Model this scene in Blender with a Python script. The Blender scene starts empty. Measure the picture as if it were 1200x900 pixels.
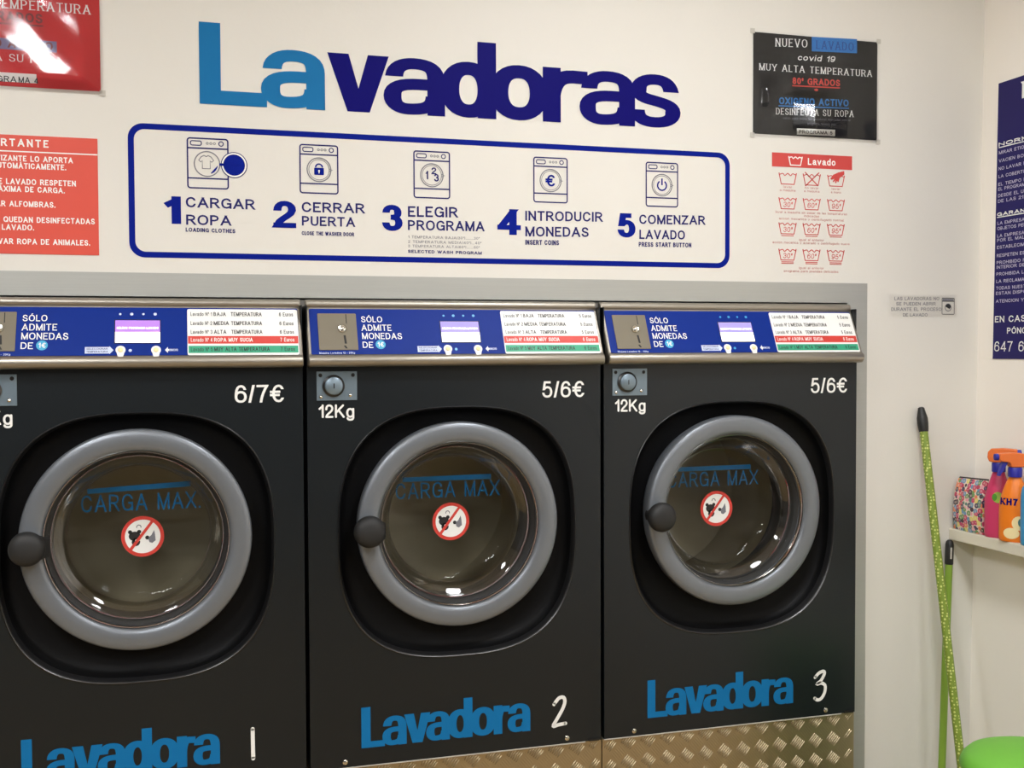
import bpy, math, random
from mathutils import Vector, Matrix
random.seed(7)
SC = bpy.context.scene
COL = SC.collection
PI = math.pi

# ------------------------------------------------------------------ camera, world, exposure
CAM = Vector((-0.2494, -2.4731, 1.3904)); YAW, PITCH, ROLL, FPX = .2854, .0311, -.004, 1298.86
_f = Vector((math.sin(YAW)*math.cos(PITCH), math.cos(YAW)*math.cos(PITCH), -math.sin(PITCH)))
_r0 = Vector((math.cos(YAW), -math.sin(YAW), 0)); _u0 = _r0.cross(_f)
_r = math.cos(ROLL)*_r0 + math.sin(ROLL)*_u0
_u = -math.sin(ROLL)*_r0 + math.cos(ROLL)*_u0
cd = bpy.data.cameras.new('camera'); cd.sensor_fit = 'HORIZONTAL'; cd.sensor_width = 36
cd.lens = FPX/1200*36; cd.clip_start = .02
co = bpy.data.objects.new('camera', cd); COL.objects.link(co); SC.camera = co
_m = Matrix((_r, _u, -_f)).transposed().to_4x4(); _m.translation = CAM; co.matrix_world = _m

SC.view_settings.view_transform = 'Standard'; SC.view_settings.look = 'None'
SC.view_settings.exposure = 0.0; SC.view_settings.gamma = 1; SC.view_settings.use_curve_mapping = False
w = bpy.data.worlds.new('world'); SC.world = w; w.use_nodes = True
w.node_tree.nodes['Background'].inputs[0].default_value = (1, .93, .82, 1)
w.node_tree.nodes['Background'].inputs[1].default_value = .15
LAMP_POWER = 64.0
LAMP_COLOR = (.96, .975, 1.0)
LAMPS = [(-1.3, -1.5), (-.95, -2.45), (.85, -1.2), (-2.3, -3.9), (-.6, -4.3), (1.0, -3.3)]

# measured planes
WALL, FRONT = .05, 0.0
ZB, ZP = .4516, 1.354          # bottom of the fronts, lower edge of the control panels
PITCHW = .70
CEIL = 2.75

# ------------------------------------------------------------------ helpers: points
def ray(px, py): return _f + _r*((px-600)/FPX) - _u*((py-450)/FPX)
def hit(px, py, p0, n):
    d = ray(px, py); t = (Vector(p0)-CAM).dot(n)/d.dot(n); return CAM + d*t
class Plane:
    """flat surface with a reading direction X, an up direction Y and a normal N towards the viewer"""
    def __init__(s, o, X, Y):
        s.o = Vector(o); s.X = Vector(X).normalized(); s.Y = Vector(Y).normalized(); s.N = s.X.cross(s.Y)
    def uv(s, px, py):
        p = hit(px, py, s.o, s.N) - s.o; return (p.dot(s.X), p.dot(s.Y))
    def at(s, u, v, n=0): return s.o + s.X*u + s.Y*v + s.N*n
def front(dx=0): return Plane((dx, 0, 0), (1, 0, 0), (0, 0, 1))
P_WALL = Plane((0, WALL, 0), (1, 0, 0), (0, 0, 1))
LEAN = .0143
P_SIDE = Plane((1.7995-LEAN*1.13, WALL, 0), (0, -1, 0), (LEAN, 0, 1))
PA, PB = Vector((0, .022, 1.4835)), Vector((0, -.028, 1.3805))      # control panel face, top and bottom
def panel(dx=0): return Plane((dx, PB.y, PB.z), (1, 0, 0), PA-PB)

# ------------------------------------------------------------------ helpers: materials
def lin(c):
    c = c/255; return c/12.92 if c <= .04045 else ((c+.055)/1.055)**2.4
def rgb(*c): return tuple(lin(x) for x in c) + (1,)
MATS = {}
def mat(name, color, rough=.5, metal=0, noise=0, nscale=30, bump=0, bscale=200, coat=0, emit=0, stretch=None, spec=.5):
    m = bpy.data.materials.new(name); m.use_nodes = True; nt = m.node_tree; b = nt.nodes['Principled BSDF']
    c = rgb(*color)
    b.inputs['Base Color'].default_value = c; b.inputs['Roughness'].default_value = rough
    b.inputs['Metallic'].default_value = metal; b.inputs['Specular IOR Level'].default_value = spec
    if coat: b.inputs['Coat Weight'].default_value = coat; b.inputs['Coat Roughness'].default_value = .08
    tc = nt.nodes.new('ShaderNodeTexCoord'); mp = nt.nodes.new('ShaderNodeMapping')
    nt.links.new(tc.outputs['Object'], mp.inputs['Vector'])
    if stretch: mp.inputs['Scale'].default_value = stretch
    n = nt.nodes.new('ShaderNodeTexNoise'); n.inputs['Scale'].default_value = nscale; n.inputs['Detail'].default_value = 4
    nt.links.new(mp.outputs['Vector'], n.inputs['Vector'])
    mx = nt.nodes.new('ShaderNodeMix'); mx.data_type = 'RGBA'
    k = noise or .02
    mx.inputs[6].default_value = tuple(x*(1-k) for x in c[:3])+(1,); mx.inputs[7].default_value = tuple(min(1, x*(1+k)) for x in c[:3])+(1,)
    nt.links.new(n.outputs['Fac'], mx.inputs[0]); nt.links.new(mx.outputs[2], b.inputs['Base Color'])
    if bump:
        n2 = nt.nodes.new('ShaderNodeTexNoise'); n2.inputs['Scale'].default_value = bscale; n2.inputs['Detail'].default_value = 3
        nt.links.new(mp.outputs['Vector'], n2.inputs['Vector'])
        bp = nt.nodes.new('ShaderNodeBump'); bp.inputs['Strength'].default_value = bump; bp.inputs['Distance'].default_value = .002
        nt.links.new(n2.outputs['Fac'], bp.inputs['Height']); nt.links.new(bp.outputs['Normal'], b.inputs['Normal'])
    if emit:
        b.inputs['Emission Color'].default_value = c; b.inputs['Emission Strength'].default_value = emit
    MATS[name] = m; return m
def clear_mat(name, tint, rough, ior=1.45, gain=1.0):
    """thin clear sheet: see-through with a real surface reflection"""
    m = bpy.data.materials.new(name); m.use_nodes = True; nt = m.node_tree
    for n in list(nt.nodes):
        if n.type != 'OUTPUT_MATERIAL': nt.nodes.remove(n)
    out = [n for n in nt.nodes if n.type == 'OUTPUT_MATERIAL'][0]
    t = nt.nodes.new('ShaderNodeBsdfTransparent'); t.inputs[0].default_value = tint
    g = nt.nodes.new('ShaderNodeBsdfGlossy'); g.inputs['Roughness'].default_value = rough
    f = nt.nodes.new('ShaderNodeFresnel'); f.inputs[0].default_value = ior
    mu = nt.nodes.new('ShaderNodeMath'); mu.operation = 'MULTIPLY'; mu.inputs[1].default_value = gain; mu.use_clamp = True
    mx = nt.nodes.new('ShaderNodeMixShader')
    nt.links.new(f.outputs[0], mu.inputs[0]); nt.links.new(mu.outputs[0], mx.inputs[0])
    nt.links.new(t.outputs[0], mx.inputs[1]); nt.links.new(g.outputs[0], mx.inputs[2])
    nt.links.new(mx.outputs[0], out.inputs[0]); MATS[name] = m; return m

mat('wall_paint', (219, 216, 208), .6, noise=.015, nscale=3, bump=.12, bscale=90)
mat('cream_paint', (247, 241, 231), .6, noise=.015, nscale=3, bump=.12, bscale=90)
mat('ceiling_paint', (235, 232, 225), .8)
mat('floor_tile', (158, 132, 88), .35, noise=.12, nscale=5)
mat('brushed_steel', (174, 175, 170), .45, .45, noise=.05, nscale=8, stretch=(1, 1, 40))
mat('aluminium', (158, 152, 141), .40, .8, noise=.06, nscale=10, stretch=(1, 60, 60), bump=.05, bscale=60)
mat('charcoal_paint', (18, 24, 28), .3, noise=.04, nscale=6, spec=.4)
mat('black_gloss', (20, 20, 21), .36, spec=1.0)
mat('black_satin', (9, 9, 10), .5, spec=.12)
mat('black_rubber', (28, 28, 28), .6)
mat('gasket_grey', (46, 46, 45), .55)
mat('silver_paint', (118, 123, 129), .36, .45, noise=.02)
mat('chrome', (215, 212, 205), .15, 1)
mat('drum_steel', (182, 174, 152), .45, .5, noise=.1, nscale=12)
mat('dark_slot', (14, 12, 10), .6)
mat('coin_steel', (116, 109, 93), .6, .25, noise=.04, nscale=20)
mat('lock_steel', (118, 134, 145), .35, .4, noise=.2, nscale=40)
mat('overlay_blue', (3, 40, 128), .5, spec=.15)
mat('print_white', (238, 238, 234), .5)
mat('print_pale', (205, 215, 240), .5)
mat('print_black', (30, 30, 32), .5)
mat('print_grey', (120, 120, 128), .6)
mat('print_red', (205, 60, 50), .5)
mat('print_green', (48, 160, 122), .5)
mat('coin_cyan', (60, 165, 205), .5)
mat('display_lilac', (150, 140, 215), .6, emit=.55, spec=.1)
mat('display_violet', (165, 120, 225), .6, emit=.55, spec=.1)
mat('display_white', (250, 250, 252), .6, emit=.9, spec=.1)
mat('vinyl_sky', (16, 108, 164), .5, spec=.15)
mat('vinyl_navy', (16, 12, 102), .5, spec=.05)
mat('vinyl_royal', (10, 28, 130), .5, spec=.05)
mat('vinyl_ink', (34, 34, 100), .5, spec=.15)
mat('load_blue', (26, 122, 190), .5, spec=.2)
mat('sign_red', (212, 74, 55), .5)
mat('sheet_red', (205, 52, 54), .5, spec=.2)
mat('sheet_black', (26, 26, 26), .5, spec=.2)
mat('sheet_blue', (34, 118, 188), .5)
mat('text_deep_blue', (20, 70, 140), .5)
mat('text_dark_red', (120, 30, 32), .5)
mat('band_slate', (120, 110, 150), .5)
mat('tub_red', (200, 66, 62), .5)
mat('tub_text', (190, 110, 104), .6)
mat('poster_navy', (34, 28, 92), .5, spec=.2)
mat('poster_text', (196, 190, 214), .5)
mat('tread_plate', (172, 157, 128), .30, .85, noise=.08, nscale=25)
mat('shelf_white', (226, 220, 202), .45)
mat('green_tube', (126, 160, 54), .45)
mat('grip_black', (30, 30, 30), .5)
mat('bin_green', (112, 184, 62), .5)
mat('bin_dark_green', (70, 140, 32), .5)
mat('pink_plastic', (205, 62, 105), .35)
mat('orange_plastic', (240, 128, 30), .35)
mat('head_orange', (222, 112, 48), .45)
mat('collar_blue', (40, 40, 150), .4)
mat('sky_plastic', (60, 150, 205), .35)
mat('label_green', (150, 190, 70), .5)
mat('label_teal', (70, 120, 120), .5)
mat('label_cream', (245, 225, 170), .5)
mat('piping_dark', (50, 40, 45), .6)
mat('tape_grey', (190, 186, 176), .5)
mat('lamp_frame', (235, 235, 235), .5)
mat('rear_paint', (92, 92, 94), .6)
clear_mat('door_glass', (.80, .80, .78, 1), .03, 1.45, .38)
clear_mat('plastic_sleeve', (.97, .97, .97, 1), .09, 1.5, .9)
clear_mat('sticker_film', (1, 1, 1, 1), .3, 1.4, .3)
ml = mat('lamp_glow', (255, 255, 255), .5)
_b = ml.node_tree.nodes['Principled BSDF']
_b.inputs['Emission Color'].default_value = LAMP_COLOR+(1,); _b.inputs['Emission Strength'].default_value = LAMP_POWER

def dots_mat():
    m = mat('dotted_green', (132, 168, 58), .4); nt = m.node_tree; b = nt.nodes['Principled BSDF']
    tc = nt.nodes.new('ShaderNodeTexCoord'); v = nt.nodes.new('ShaderNodeTexVoronoi'); v.inputs['Scale'].default_value = 120
    v.inputs['Randomness'].default_value = .35
    nt.links.new(tc.outputs['Object'], v.inputs['Vector'])
    r = nt.nodes.new('ShaderNodeValToRGB'); r.color_ramp.elements[0].position = .30; r.color_ramp.elements[1].position = .36
    r.color_ramp.elements[0].color = rgb(208, 214, 130); r.color_ramp.elements[1].color = rgb(122, 144, 50)
    nt.links.new(v.outputs['Distance'], r.inputs[0]); nt.links.new(r.outputs[0], b.inputs['Base Color'])
dots_mat()
def pattern_mat():
    """busy multicoloured print of small round motifs on cream"""
    m = mat('motley_print', (220, 200, 190), .45); nt = m.node_tree; b = nt.nodes['Principled BSDF']
    tc = nt.nodes.new('ShaderNodeTexCoord'); v = nt.nodes.new('ShaderNodeTexVoronoi'); v.inputs['Scale'].default_value = 85
    v.inputs['Randomness'].default_value = .6
    nt.links.new(tc.outputs['Object'], v.inputs['Vector'])
    sep = nt.nodes.new('ShaderNodeSeparateColor'); nt.links.new(v.outputs['Color'], sep.inputs[0])
    r = nt.nodes.new('ShaderNodeValToRGB'); r.color_ramp.interpolation = 'CONSTANT'
    cols = [(200, 70, 110), (60, 60, 90), (225, 130, 90), (110, 150, 90), (225, 210, 110), (110, 150, 185), (190, 60, 90), (70, 50, 60), (225, 160, 170), (90, 130, 120)]
    e = r.color_ramp.elements
    e[0].color = rgb(*cols[0]); e[1].position = .1; e[1].color = rgb(*cols[1])
    for i in range(2, 10): x = e.new(i/10); x.color = rgb(*cols[i])
    nt.links.new(sep.outputs[0], r.inputs[0])
    r2 = nt.nodes.new('ShaderNodeValToRGB'); q = r2.color_ramp; q.interpolation = 'CONSTANT'
    q.elements[0].color = (1, 1, 1, 1); q.elements[1].position = .13; q.elements[1].color = (0, 0, 0, 1)
    x = q.elements.new(.20); x.color = (.55, .55, .55, 1); x = q.elements.new(.30); x.color = (0, 0, 0, 1)
    nt.links.new(v.outputs['Distance'], r2.inputs[0])
    mx = nt.nodes.new('ShaderNodeMix'); mx.data_type = 'RGBA'
    mx.inputs[7].default_value = rgb(224, 208, 192)
    inv = nt.nodes.new('ShaderNodeMath'); inv.operation = 'GREATER_THAN'; inv.inputs[1].default_value = .62
    nt.links.new(v.outputs['Distance'], inv.inputs[0]); 
    mm = nt.nodes.new('ShaderNodeMath'); mm.operation = 'MAXIMUM'
    s = nt.nodes.new('ShaderNodeMath'); s.operation = 'MULTIPLY'; s.inputs[1].default_value = .9
    nt.links.new(r2.outputs[0], s.inputs[0]); nt.links.new(s.outputs[0], mm.inputs[0]); nt.links.new(inv.outputs[0], mm.inputs[1])
    nt.links.new(r.outputs[0], mx.inputs[6]); nt.links.new(mm.outputs[0], mx.inputs[0])
    nt.links.new(mx.outputs[2], b.inputs['Base Color'])
pattern_mat()

# ------------------------------------------------------------------ helpers: objects
WPOS = {}
def tag(o, label=None, cat=None, group=None, kind=None):
    if label: o['label'] = label
    if cat: o['category'] = cat
    if group: o['group'] = group
    if kind: o['kind'] = kind
    return o
def thing(name, loc, label, cat, group=None):
    o = bpy.data.objects.new(name, None); COL.objects.link(o); o.location = loc; o.empty_display_size = .05
    WPOS[o] = Vector(loc); return tag(o, label, cat, group)
class MB:
    """collects faces given in world coordinates, then links them as one mesh object"""
    def __init__(s): s.v = []; s.f = []; s.m = []; s.mats = []; s.cur = 0
    def use(s, name):
        if name not in s.mats: s.mats.append(name)
        s.cur = s.mats.index(name); return s
    def add(s, verts, faces):
        b = len(s.v); s.v += [Vector(v) for v in verts]
        for f in faces: s.f.append([b+i for i in f]); s.m.append(s.cur)
        return s
    def build(s, name, material=None, parent=None, loc=None, smooth=40, bevel=0):
        if material and not s.mats: s.mats = [material]
        if loc is None: loc = WPOS[parent] if parent is not None else Vector((0, 0, 0))
        loc = Vector(loc)
        me = bpy.data.meshes.new(name); me.from_pydata([v-loc for v in s.v], [], s.f); 
        for n in s.mats: me.materials.append(MATS[n])
        me.polygons.foreach_set('material_index', s.m)
        me.update()
        if smooth:
            me.polygons.foreach_set('use_smooth', [True]*len(me.polygons)); me.set_sharp_from_angle(angle=math.radians(smooth))
        o = bpy.data.objects.new(name, me); COL.objects.link(o)
        if parent is not None:
            o.parent = parent; o.location = loc - WPOS[parent]
        else: o.location = loc
        WPOS[o] = loc
        if bevel:
            b = o.modifiers.new('bevel', 'BEVEL'); b.width = bevel; b.segments = 2; b.limit_method = 'ANGLE'
        return o
    # --- shapes
    def box(s, a, b):
        (x0, y0, z0), (x1, y1, z1) = a, b
        return s.add([(x0,y0,z0),(x1,y0,z0),(x1,y1,z0),(x0,y1,z0),(x0,y0,z1),(x1,y0,z1),(x1,y1,z1),(x0,y1,z1)],
                     [(0,3,2,1),(4,5,6,7),(0,1,5,4),(1,2,6,5),(2,3,7,6),(3,0,4,7)])
    def slab(s, P, poly, n0, n1):
        """polygon in plane coordinates, from depth n0 to n1 (n1 is nearer the viewer)"""
        k = len(poly); v = [P.at(u, w, n0) for u, w in poly] + [P.at(u, w, n1) for u, w in poly]
        return s.add(v, [tuple(range(k, 2*k))] + [tuple(reversed(range(k)))] + [(i, (i+1) % k, k+(i+1) % k, k+i) for i in range(k)])
    def flat(s, P, poly, n):
        return s.add([P.at(u, w, n) for u, w in poly], [tuple(range(len(poly)))])
    def lathe(s, c, ax, prof, seg=64, ref=None, sx=1, close=False):
        """profile (radius, height along ax) about the point c; sx squeezes across"""
        ax = Vector(ax).normalized(); r = Vector(ref) if ref else (Vector((1,0,0)) if abs(ax.x) < .9 else Vector((0,0,1)))
        e1 = (r-ax*r.dot(ax)).normalized(); e2 = ax.cross(e1); c = Vector(c); v = []; f = []
        n = len(prof)
        for i in range(seg):
            a = 2*PI*i/seg; d = e1*math.cos(a)+e2*math.sin(a)*sx
            for (q, h) in prof: v.append(c+d*q+ax*h)
        for i in range(seg):
            j = (i+1) % seg
            for k in range(n-1): f.append((i*n+k, j*n+k, j*n+k+1, i*n+k+1))
            if close: f.append((i*n+n-1, j*n+n-1, j*n, i*n))
        if not close:
            if prof[0][0] > 1e-6: f.append(tuple(i*n for i in reversed(range(seg))))
            if prof[-1][0] > 1e-6: f.append(tuple(i*n+n-1 for i in range(seg)))
        return s.add(v, f)
    def open_lathe(s, c, ax, prof, seg=64):
        ax = Vector(ax).normalized(); r = Vector((1,0,0)) if abs(ax.x) < .9 else Vector((0,0,1))
        e1 = (r-ax*r.dot(ax)).normalized(); e2 = ax.cross(e1); c = Vector(c); v = []; f = []; n = len(prof)
        for i in range(seg):
            a = 2*PI*i/seg; d = e1*math.cos(a)+e2*math.sin(a)
            for (q, h) in prof: v.append(c+d*q+ax*h)
        for i in range(seg):
            j = (i+1) % seg
            for k in range(n-1): f.append((i*n+k, j*n+k, j*n+k+1, i*n+k+1))
        return s.add(v, f)
    def tube(s, a, b, r0, r1=None, seg=24):
        a, b = Vector(a), Vector(b); return s.lathe(a, b-a, [(r0, 0), (r0 if r1 is None else r1, (b-a).length)], seg)
    def prof_x(s, prof, x0, x1):
        """closed (y, z) outline run along x"""
        k = len(prof); v = [(x0, y, z) for y, z in prof]+[(x1, y, z) for y, z in prof]
        return s.add(v, [tuple(range(k)), tuple(reversed(range(k, 2*k)))]+[((i+1) % k, i, k+i, k+(i+1) % k) for i in range(k)])
    def ring2(s, P, cu, cv, r0, r1, n, seg=48, a0=0, a1=2*PI):
        v = []; f = []
        for i in range(seg+1):
            a = a0+(a1-a0)*i/seg
            v += [P.at(cu+r0*math.cos(a), cv+r0*math.sin(a), n), P.at(cu+r1*math.cos(a), cv+r1*math.sin(a), n)]
        for i in range(seg): f.append((2*i, 2*i+1, 2*i+3, 2*i+2))
        return s.add(v, f)
    def stroke(s, P, pts, wx, n, closed=False, rnd=False):
        for vs, fs in stroke_mesh(pts, wx, wx, None, closed, rnd, False): s.add([P.at(u, w, n) for u, w in vs], fs)
        return s
def circle(cu, cv, r, n=40, ry=None): return [(cu+r*math.cos(2*PI*i/n), cv+(ry or r)*math.sin(2*PI*i/n)) for i in range(n)]
def rect(u0, v0, u1, v1): return [(u0, v0), (u1, v0), (u1, v1), (u0, v1)]
def rrect(u0, v0, u1, v1, r, n=6):
    o = []
    for cx, cy, a in ((u1-r, v0+r, -90), (u1-r, v1-r, 0), (u0+r, v1-r, 90), (u0+r, v0+r, 180)):
        for i in range(n+1):
            t = math.radians(a+90*i/n); o.append((cx+r*math.cos(t), cy+r*math.sin(t)))
    return o

# ------------------------------------------------------------------ stroke lettering
GL = {
'A': (.9, 'M0,0 L.5,1|M1,0 L.5,1|M.2,.32 L.8,.32'),
'B': (.76, 'M0,0 L0,1|M0,1 L.5,1 C.95,1 .95,.53 .5,.53 L0,.53|M.5,.53 C1.12,.53 1.12,0 .5,0 L0,0'),
'C': (.84, 'M.98,.7 C.9,.92 .72,1 .52,1 C.15,1 0,.75 0,.5 C0,.25 .15,0 .52,0 C.75,0 .93,.1 1,.34'),
'D': (.8, 'M0,0 L0,1|M0,1 L.42,1 C.85,1 1,.75 1,.5 C1,.25 .85,0 .42,0 L0,0'),
'E': (.68, 'M0,0 L0,1|M0,1 L1,1|M0,.52 L.92,.52|M0,0 L1,0'),
'F': (.64, 'M0,0 L0,1|M0,1 L1,1|M0,.5 L.85,.5'),
'G': (.88, 'M.96,.72 C.88,.93 .72,1 .52,1 C.15,1 0,.75 0,.5 C0,.25 .15,0 .5,0 C.75,0 .92,.1 1,.25|M1,0 L1,.47|M1,.46 L.56,.46'),
'H': (.78, 'M0,0 L0,1|M1,0 L1,1|M0,.52 L1,.52'),
'I': (0, 'M.5,0 L.5,1'),
'J': (.58, 'M1,1 L1,.28 C1,.08 .8,0 .5,0 C.2,0 0,.08 0,.32'),
'K': (.8, 'M0,0 L0,1|M0,.36 L.92,1|M.34,.58 L1,0'),
'L': (.64, 'M0,0 L0,1|M0,0 L1,0'),
'M': (.94, 'M0,0 L0,1|M1,0 L1,1|M0,1 L.5,0|M1,1 L.5,0'),
'N': (.78, 'M0,0 L0,1|M1,0 L1,1|M0,1 L1,0'),
'O': (.92, 'O0,0,1,1'),
'P': (.74, 'M0,0 L0,1|M0,1 L.52,1 C1.15,1 1.15,.46 .52,.46 L0,.46'),
'Q': (.92, 'O0,0,1,1|M.6,.25 L1,-.05'),
'R': (.8, 'M0,0 L0,1|M0,1 L.52,1 C1.1,1 1.1,.49 .52,.49 L0,.49|M.5,.49 L1,0'),
'S': (.76, 'M.95,.73 C.9,.92 .75,1 .5,1 C.2,1 .05,.9 .05,.74 C.05,.55 .3,.54 .52,.49 C.75,.44 1,.42 1,.25 C1,.08 .8,0 .5,0 C.2,0 .02,.08 0,.3'),
'T': (.76, 'M.5,0 L.5,1|M0,1 L1,1'),
'U': (.77, 'M0,1 L0,.35 C0,.1 .18,0 .5,0 C.82,0 1,.1 1,.35 L1,1'),
'V': (.86, 'M0,1 L.5,0|M1,1 L.5,0'),
'W': (1.22, 'M0,1 L.27,0|M.5,1 L.27,0|M.5,1 L.73,0|M1,1 L.73,0'),
'X': (.84, 'M0,0 L1,1|M1,0 L0,1'),
'Y': (.84, 'M0,1 L.5,.42|M1,1 L.5,.42|M.5,0 L.5,.46'),
'Z': (.76, 'M0,1 L1,1|M1,1 L0,0|M0,0 L1,0'),
'0': (.66, 'O0,0,1,1'), '1': (.40, 'M1,0 L1,1|M-.1,.70 L1,.93'),
'2': (.66, 'M0,.66 C.02,.9 .2,1 .5,1 C.8,1 1,.88 1,.7 C1,.45 .1,.3 0,0|M0,0 L1,0'),
'3': (.66, 'M.02,.74 C.05,.92 .2,1 .48,1 C.8,1 .93,.88 .93,.74 C.93,.58 .75,.53 .38,.53|M.38,.53 C.8,.53 1,.45 1,.27 C1,.1 .8,0 .48,0 C.2,0 .03,.1 0,.28'),
'4': (.7, 'M.74,0 L.74,1|M.74,1 L0,.26|M0,.24 L1,.24'),
'5': (.66, 'M.93,1 L.17,1|M.2,1 L.06,.45|M.06,.47 C.2,.62 .4,.66 .53,.66 C.85,.66 1,.5 1,.33 C1,.12 .8,0 .5,0 C.22,0 .04,.1 0,.28'),
'6': (.66, 'M.95,.76 C.9,.92 .75,1 .52,1 C.15,1 0,.75 0,.35|O0,0,1,.62'),
'7': (.64, 'M0,1 L1,1|M1,1 C.62,.62 .42,.3 .36,0'),
'8': (.66, 'O.06,.52,.94,1|O0,0,1,.53'),
'9': (.66, 'M.05,.24 C.1,.08 .25,0 .48,0 C.85,0 1,.25 1,.65|O0,.38,1,1'),
'\u20ac': (.78, 'M.98,.78 C.9,.95 .78,1 .64,1 C.3,1 .2,.72 .2,.5 C.2,.28 .3,0 .64,0 C.8,0 .92,.06 1,.22|M0,.61 L.8,.61|M0,.4 L.75,.4'),
'/': (.34, 'M0,0 L1,1'), '.': (0, 'M.5,0 L.5,.03'), ':': (0, 'M.5,0 L.5,.03|M.5,.6 L.5,.63'), '-': (.4, 'M0,.4 L1,.4'),
'+': (.6, 'M0,.4 L1,.4|M.5,.1 L.5,.7'), '\u00ba': (.3, 'O0,.6,1,1'), ',': (0, 'M.5,-.12 L.5,.04'), '(': (.25, 'M1,1 C0,.8 0,.2 1,0'), ')': (.25, 'M0,1 C1,.8 1,.2 0,0'),
'\u00d3': (.92, 'O0,0,1,1|M.42,1.14 L.62,1.32'), '\u00c1': (.9, 'M0,0 L.5,1|M1,0 L.5,1|M.2,.32 L.8,.32|M.42,1.14 L.62,1.32'),
'\u00cd': (0.02, 'M.5,0 L.5,1|M.4,1.14 L10,1.32'),
}
XH = .73
LOW = {   # drawn in a box of x-height; second list runs over the full height
'a': (.66, 'M.05,.7 C.08,.9 .25,1 .5,1 C.8,1 .9,.88 .9,.68 L.9,.22 C.9,.1 .93,.03 1,0|M.9,.58 C.7,.5 0,.6 0,.27 C0,.1 .15,0 .36,0 C.65,0 .9,.18 .9,.42', ''),
'b': (.66, 'O0,0,1,1', 'M0,0 L0,1'), 'c': (.62, 'M.98,.7 C.9,.92 .75,1 .52,1 C.15,1 0,.75 0,.5 C0,.25 .15,0 .52,0 C.75,0 .93,.1 1,.34', ''),
'd': (.66, 'O0,0,1,1', 'M1,0 L1,1'), 'e': (.66, 'M0,.5 L1,.5 C1,.85 .8,1 .5,1 C.15,1 0,.75 0,.5 C0,.25 .15,0 .52,0 C.75,0 .92,.1 .98,.28', ''),
'f': (.34, 'M-.1,1 L1,1', 'M.4,0 L.4,.75 C.4,.95 .6,1 1,.99'),
'g': (.66, 'O0,0,1,1|M1,1 L1,-.1 C1,-.3 .8,-.38 .48,-.38 C.25,-.38 .08,-.3 .04,-.18', ''),
'h': (.62, 'M0,.6 C.1,.88 .3,1 .55,1 C.85,1 1,.85 1,.6 L1,0', 'M0,0 L0,1'),
'i': (0, 'M.5,0 L.5,1', 'M.5,.93 L.5,1'), 'l': (0, '', 'M.5,0 L.5,1'),
'm': (1.02, 'M0,0 L0,1|M0,.6 C.05,.88 .15,1 .28,1 C.43,1 .5,.88 .5,.65 L.5,0|M.5,.6 C.55,.88 .65,1 .78,1 C.93,1 1,.88 1,.65 L1,0', ''),
'n': (.62, 'M0,0 L0,1|M0,.6 C.1,.88 .3,1 .55,1 C.85,1 1,.85 1,.6 L1,0', ''),
'o': (.68, 'O0,0,1,1', ''), 'p': (.66, 'O0,0,1,1|M0,1 L0,-.36', ''), 'q': (.66, 'O0,0,1,1|M1,1 L1,-.36', ''),
'r': (.36, 'M0,0 L0,1|M0,.5 C.08,.85 .4,1 1,.95', ''),
's': (.6, 'M.95,.72 C.9,.92 .75,1 .5,1 C.2,1 .05,.9 .05,.74 C.05,.56 .3,.54 .52,.5 C.75,.45 1,.42 1,.25 C1,.08 .8,0 .5,0 C.2,0 .02,.08 0,.28', ''),
't': (.34, 'M-.1,1 L1.1,1', 'M.4,1 L.4,.18 C.4,0 .6,-.01 1,.01'),
'u': (.62, 'M1,0 L1,1|M1,.4 C.9,.12 .7,0 .45,0 C.15,0 0,.15 0,.4 L0,1', ''),
'v': (.68, 'M0,1 L.5,0|M1,1 L.5,0', ''), 'x': (.66, 'M0,0 L1,1|M1,0 L0,1', ''), 'z': (.6, 'M0,1 L1,1|M1,1 L0,0|M0,0 L1,0', ''),
'y': (.68, 'M0,1 L.5,0|M1,1 L.3,-.38', ''), 'j': (.2, 'M1,1 L1,-.2 C1,-.34 .6,-.38 0,-.36', ''), 'k': (.62, 'M0,.36 L.9,1|M.34,.58 L1,0', 'M0,0 L0,1'),
}
GL[' '] = (.42, '')
LOW['@'] = (.66, 'M.04,.70 C.06,.9 .22,1 .5,1 C.85,1 1,.9 1,.64 L1,0|M.98,.55 L.6,.55 C.2,.55 0,.48 0,.27 C0,.1 .15,0 .36,0|M.33,0 C.72,0 .94,.06 .96,.3', '')
def parse(path, res):
    out = []
    for seg in path.split('|'):
        if not seg: continue
        if seg[0] == 'O':
            a, b, c, d = (float(x) for x in seg[1:].split(','))
            cx, cy, rx, ry = (a+c)/2, (b+d)/2, (c-a)/2, (d-b)/2; n = 4*res; pts = []
            for i in range(n):
                t = 2*PI*i/n; ct, st = math.cos(t), math.sin(t); e = .9
                pts.append((cx+rx*math.copysign(abs(ct)**e, ct), cy+ry*math.copysign(abs(st)**e, st)))
            out.append((pts, True)); continue
        toks = seg.replace('M', ' M ').replace('L', ' L ').replace('C', ' C ').split(); i = 0; pts = []
        P = lambda t: tuple(float(x) for x in t.split(','))
        while i < len(toks):
            k = toks[i]
            if k in 'ML': pts.append(P(toks[i+1])); i += 2
            else:
                p0, p1, p2, p3 = pts[-1], P(toks[i+1]), P(toks[i+2]), P(toks[i+3]); i += 4
                for q in range(1, res+1):
                    t = q/res; s = 1-t
                    pts.append(tuple(s**3*p0[d]+3*s*s*t*p1[d]+3*s*t*t*p2[d]+t**3*p3[d] for d in (0, 1)))
        out.append((pts, False))
    return out
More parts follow.
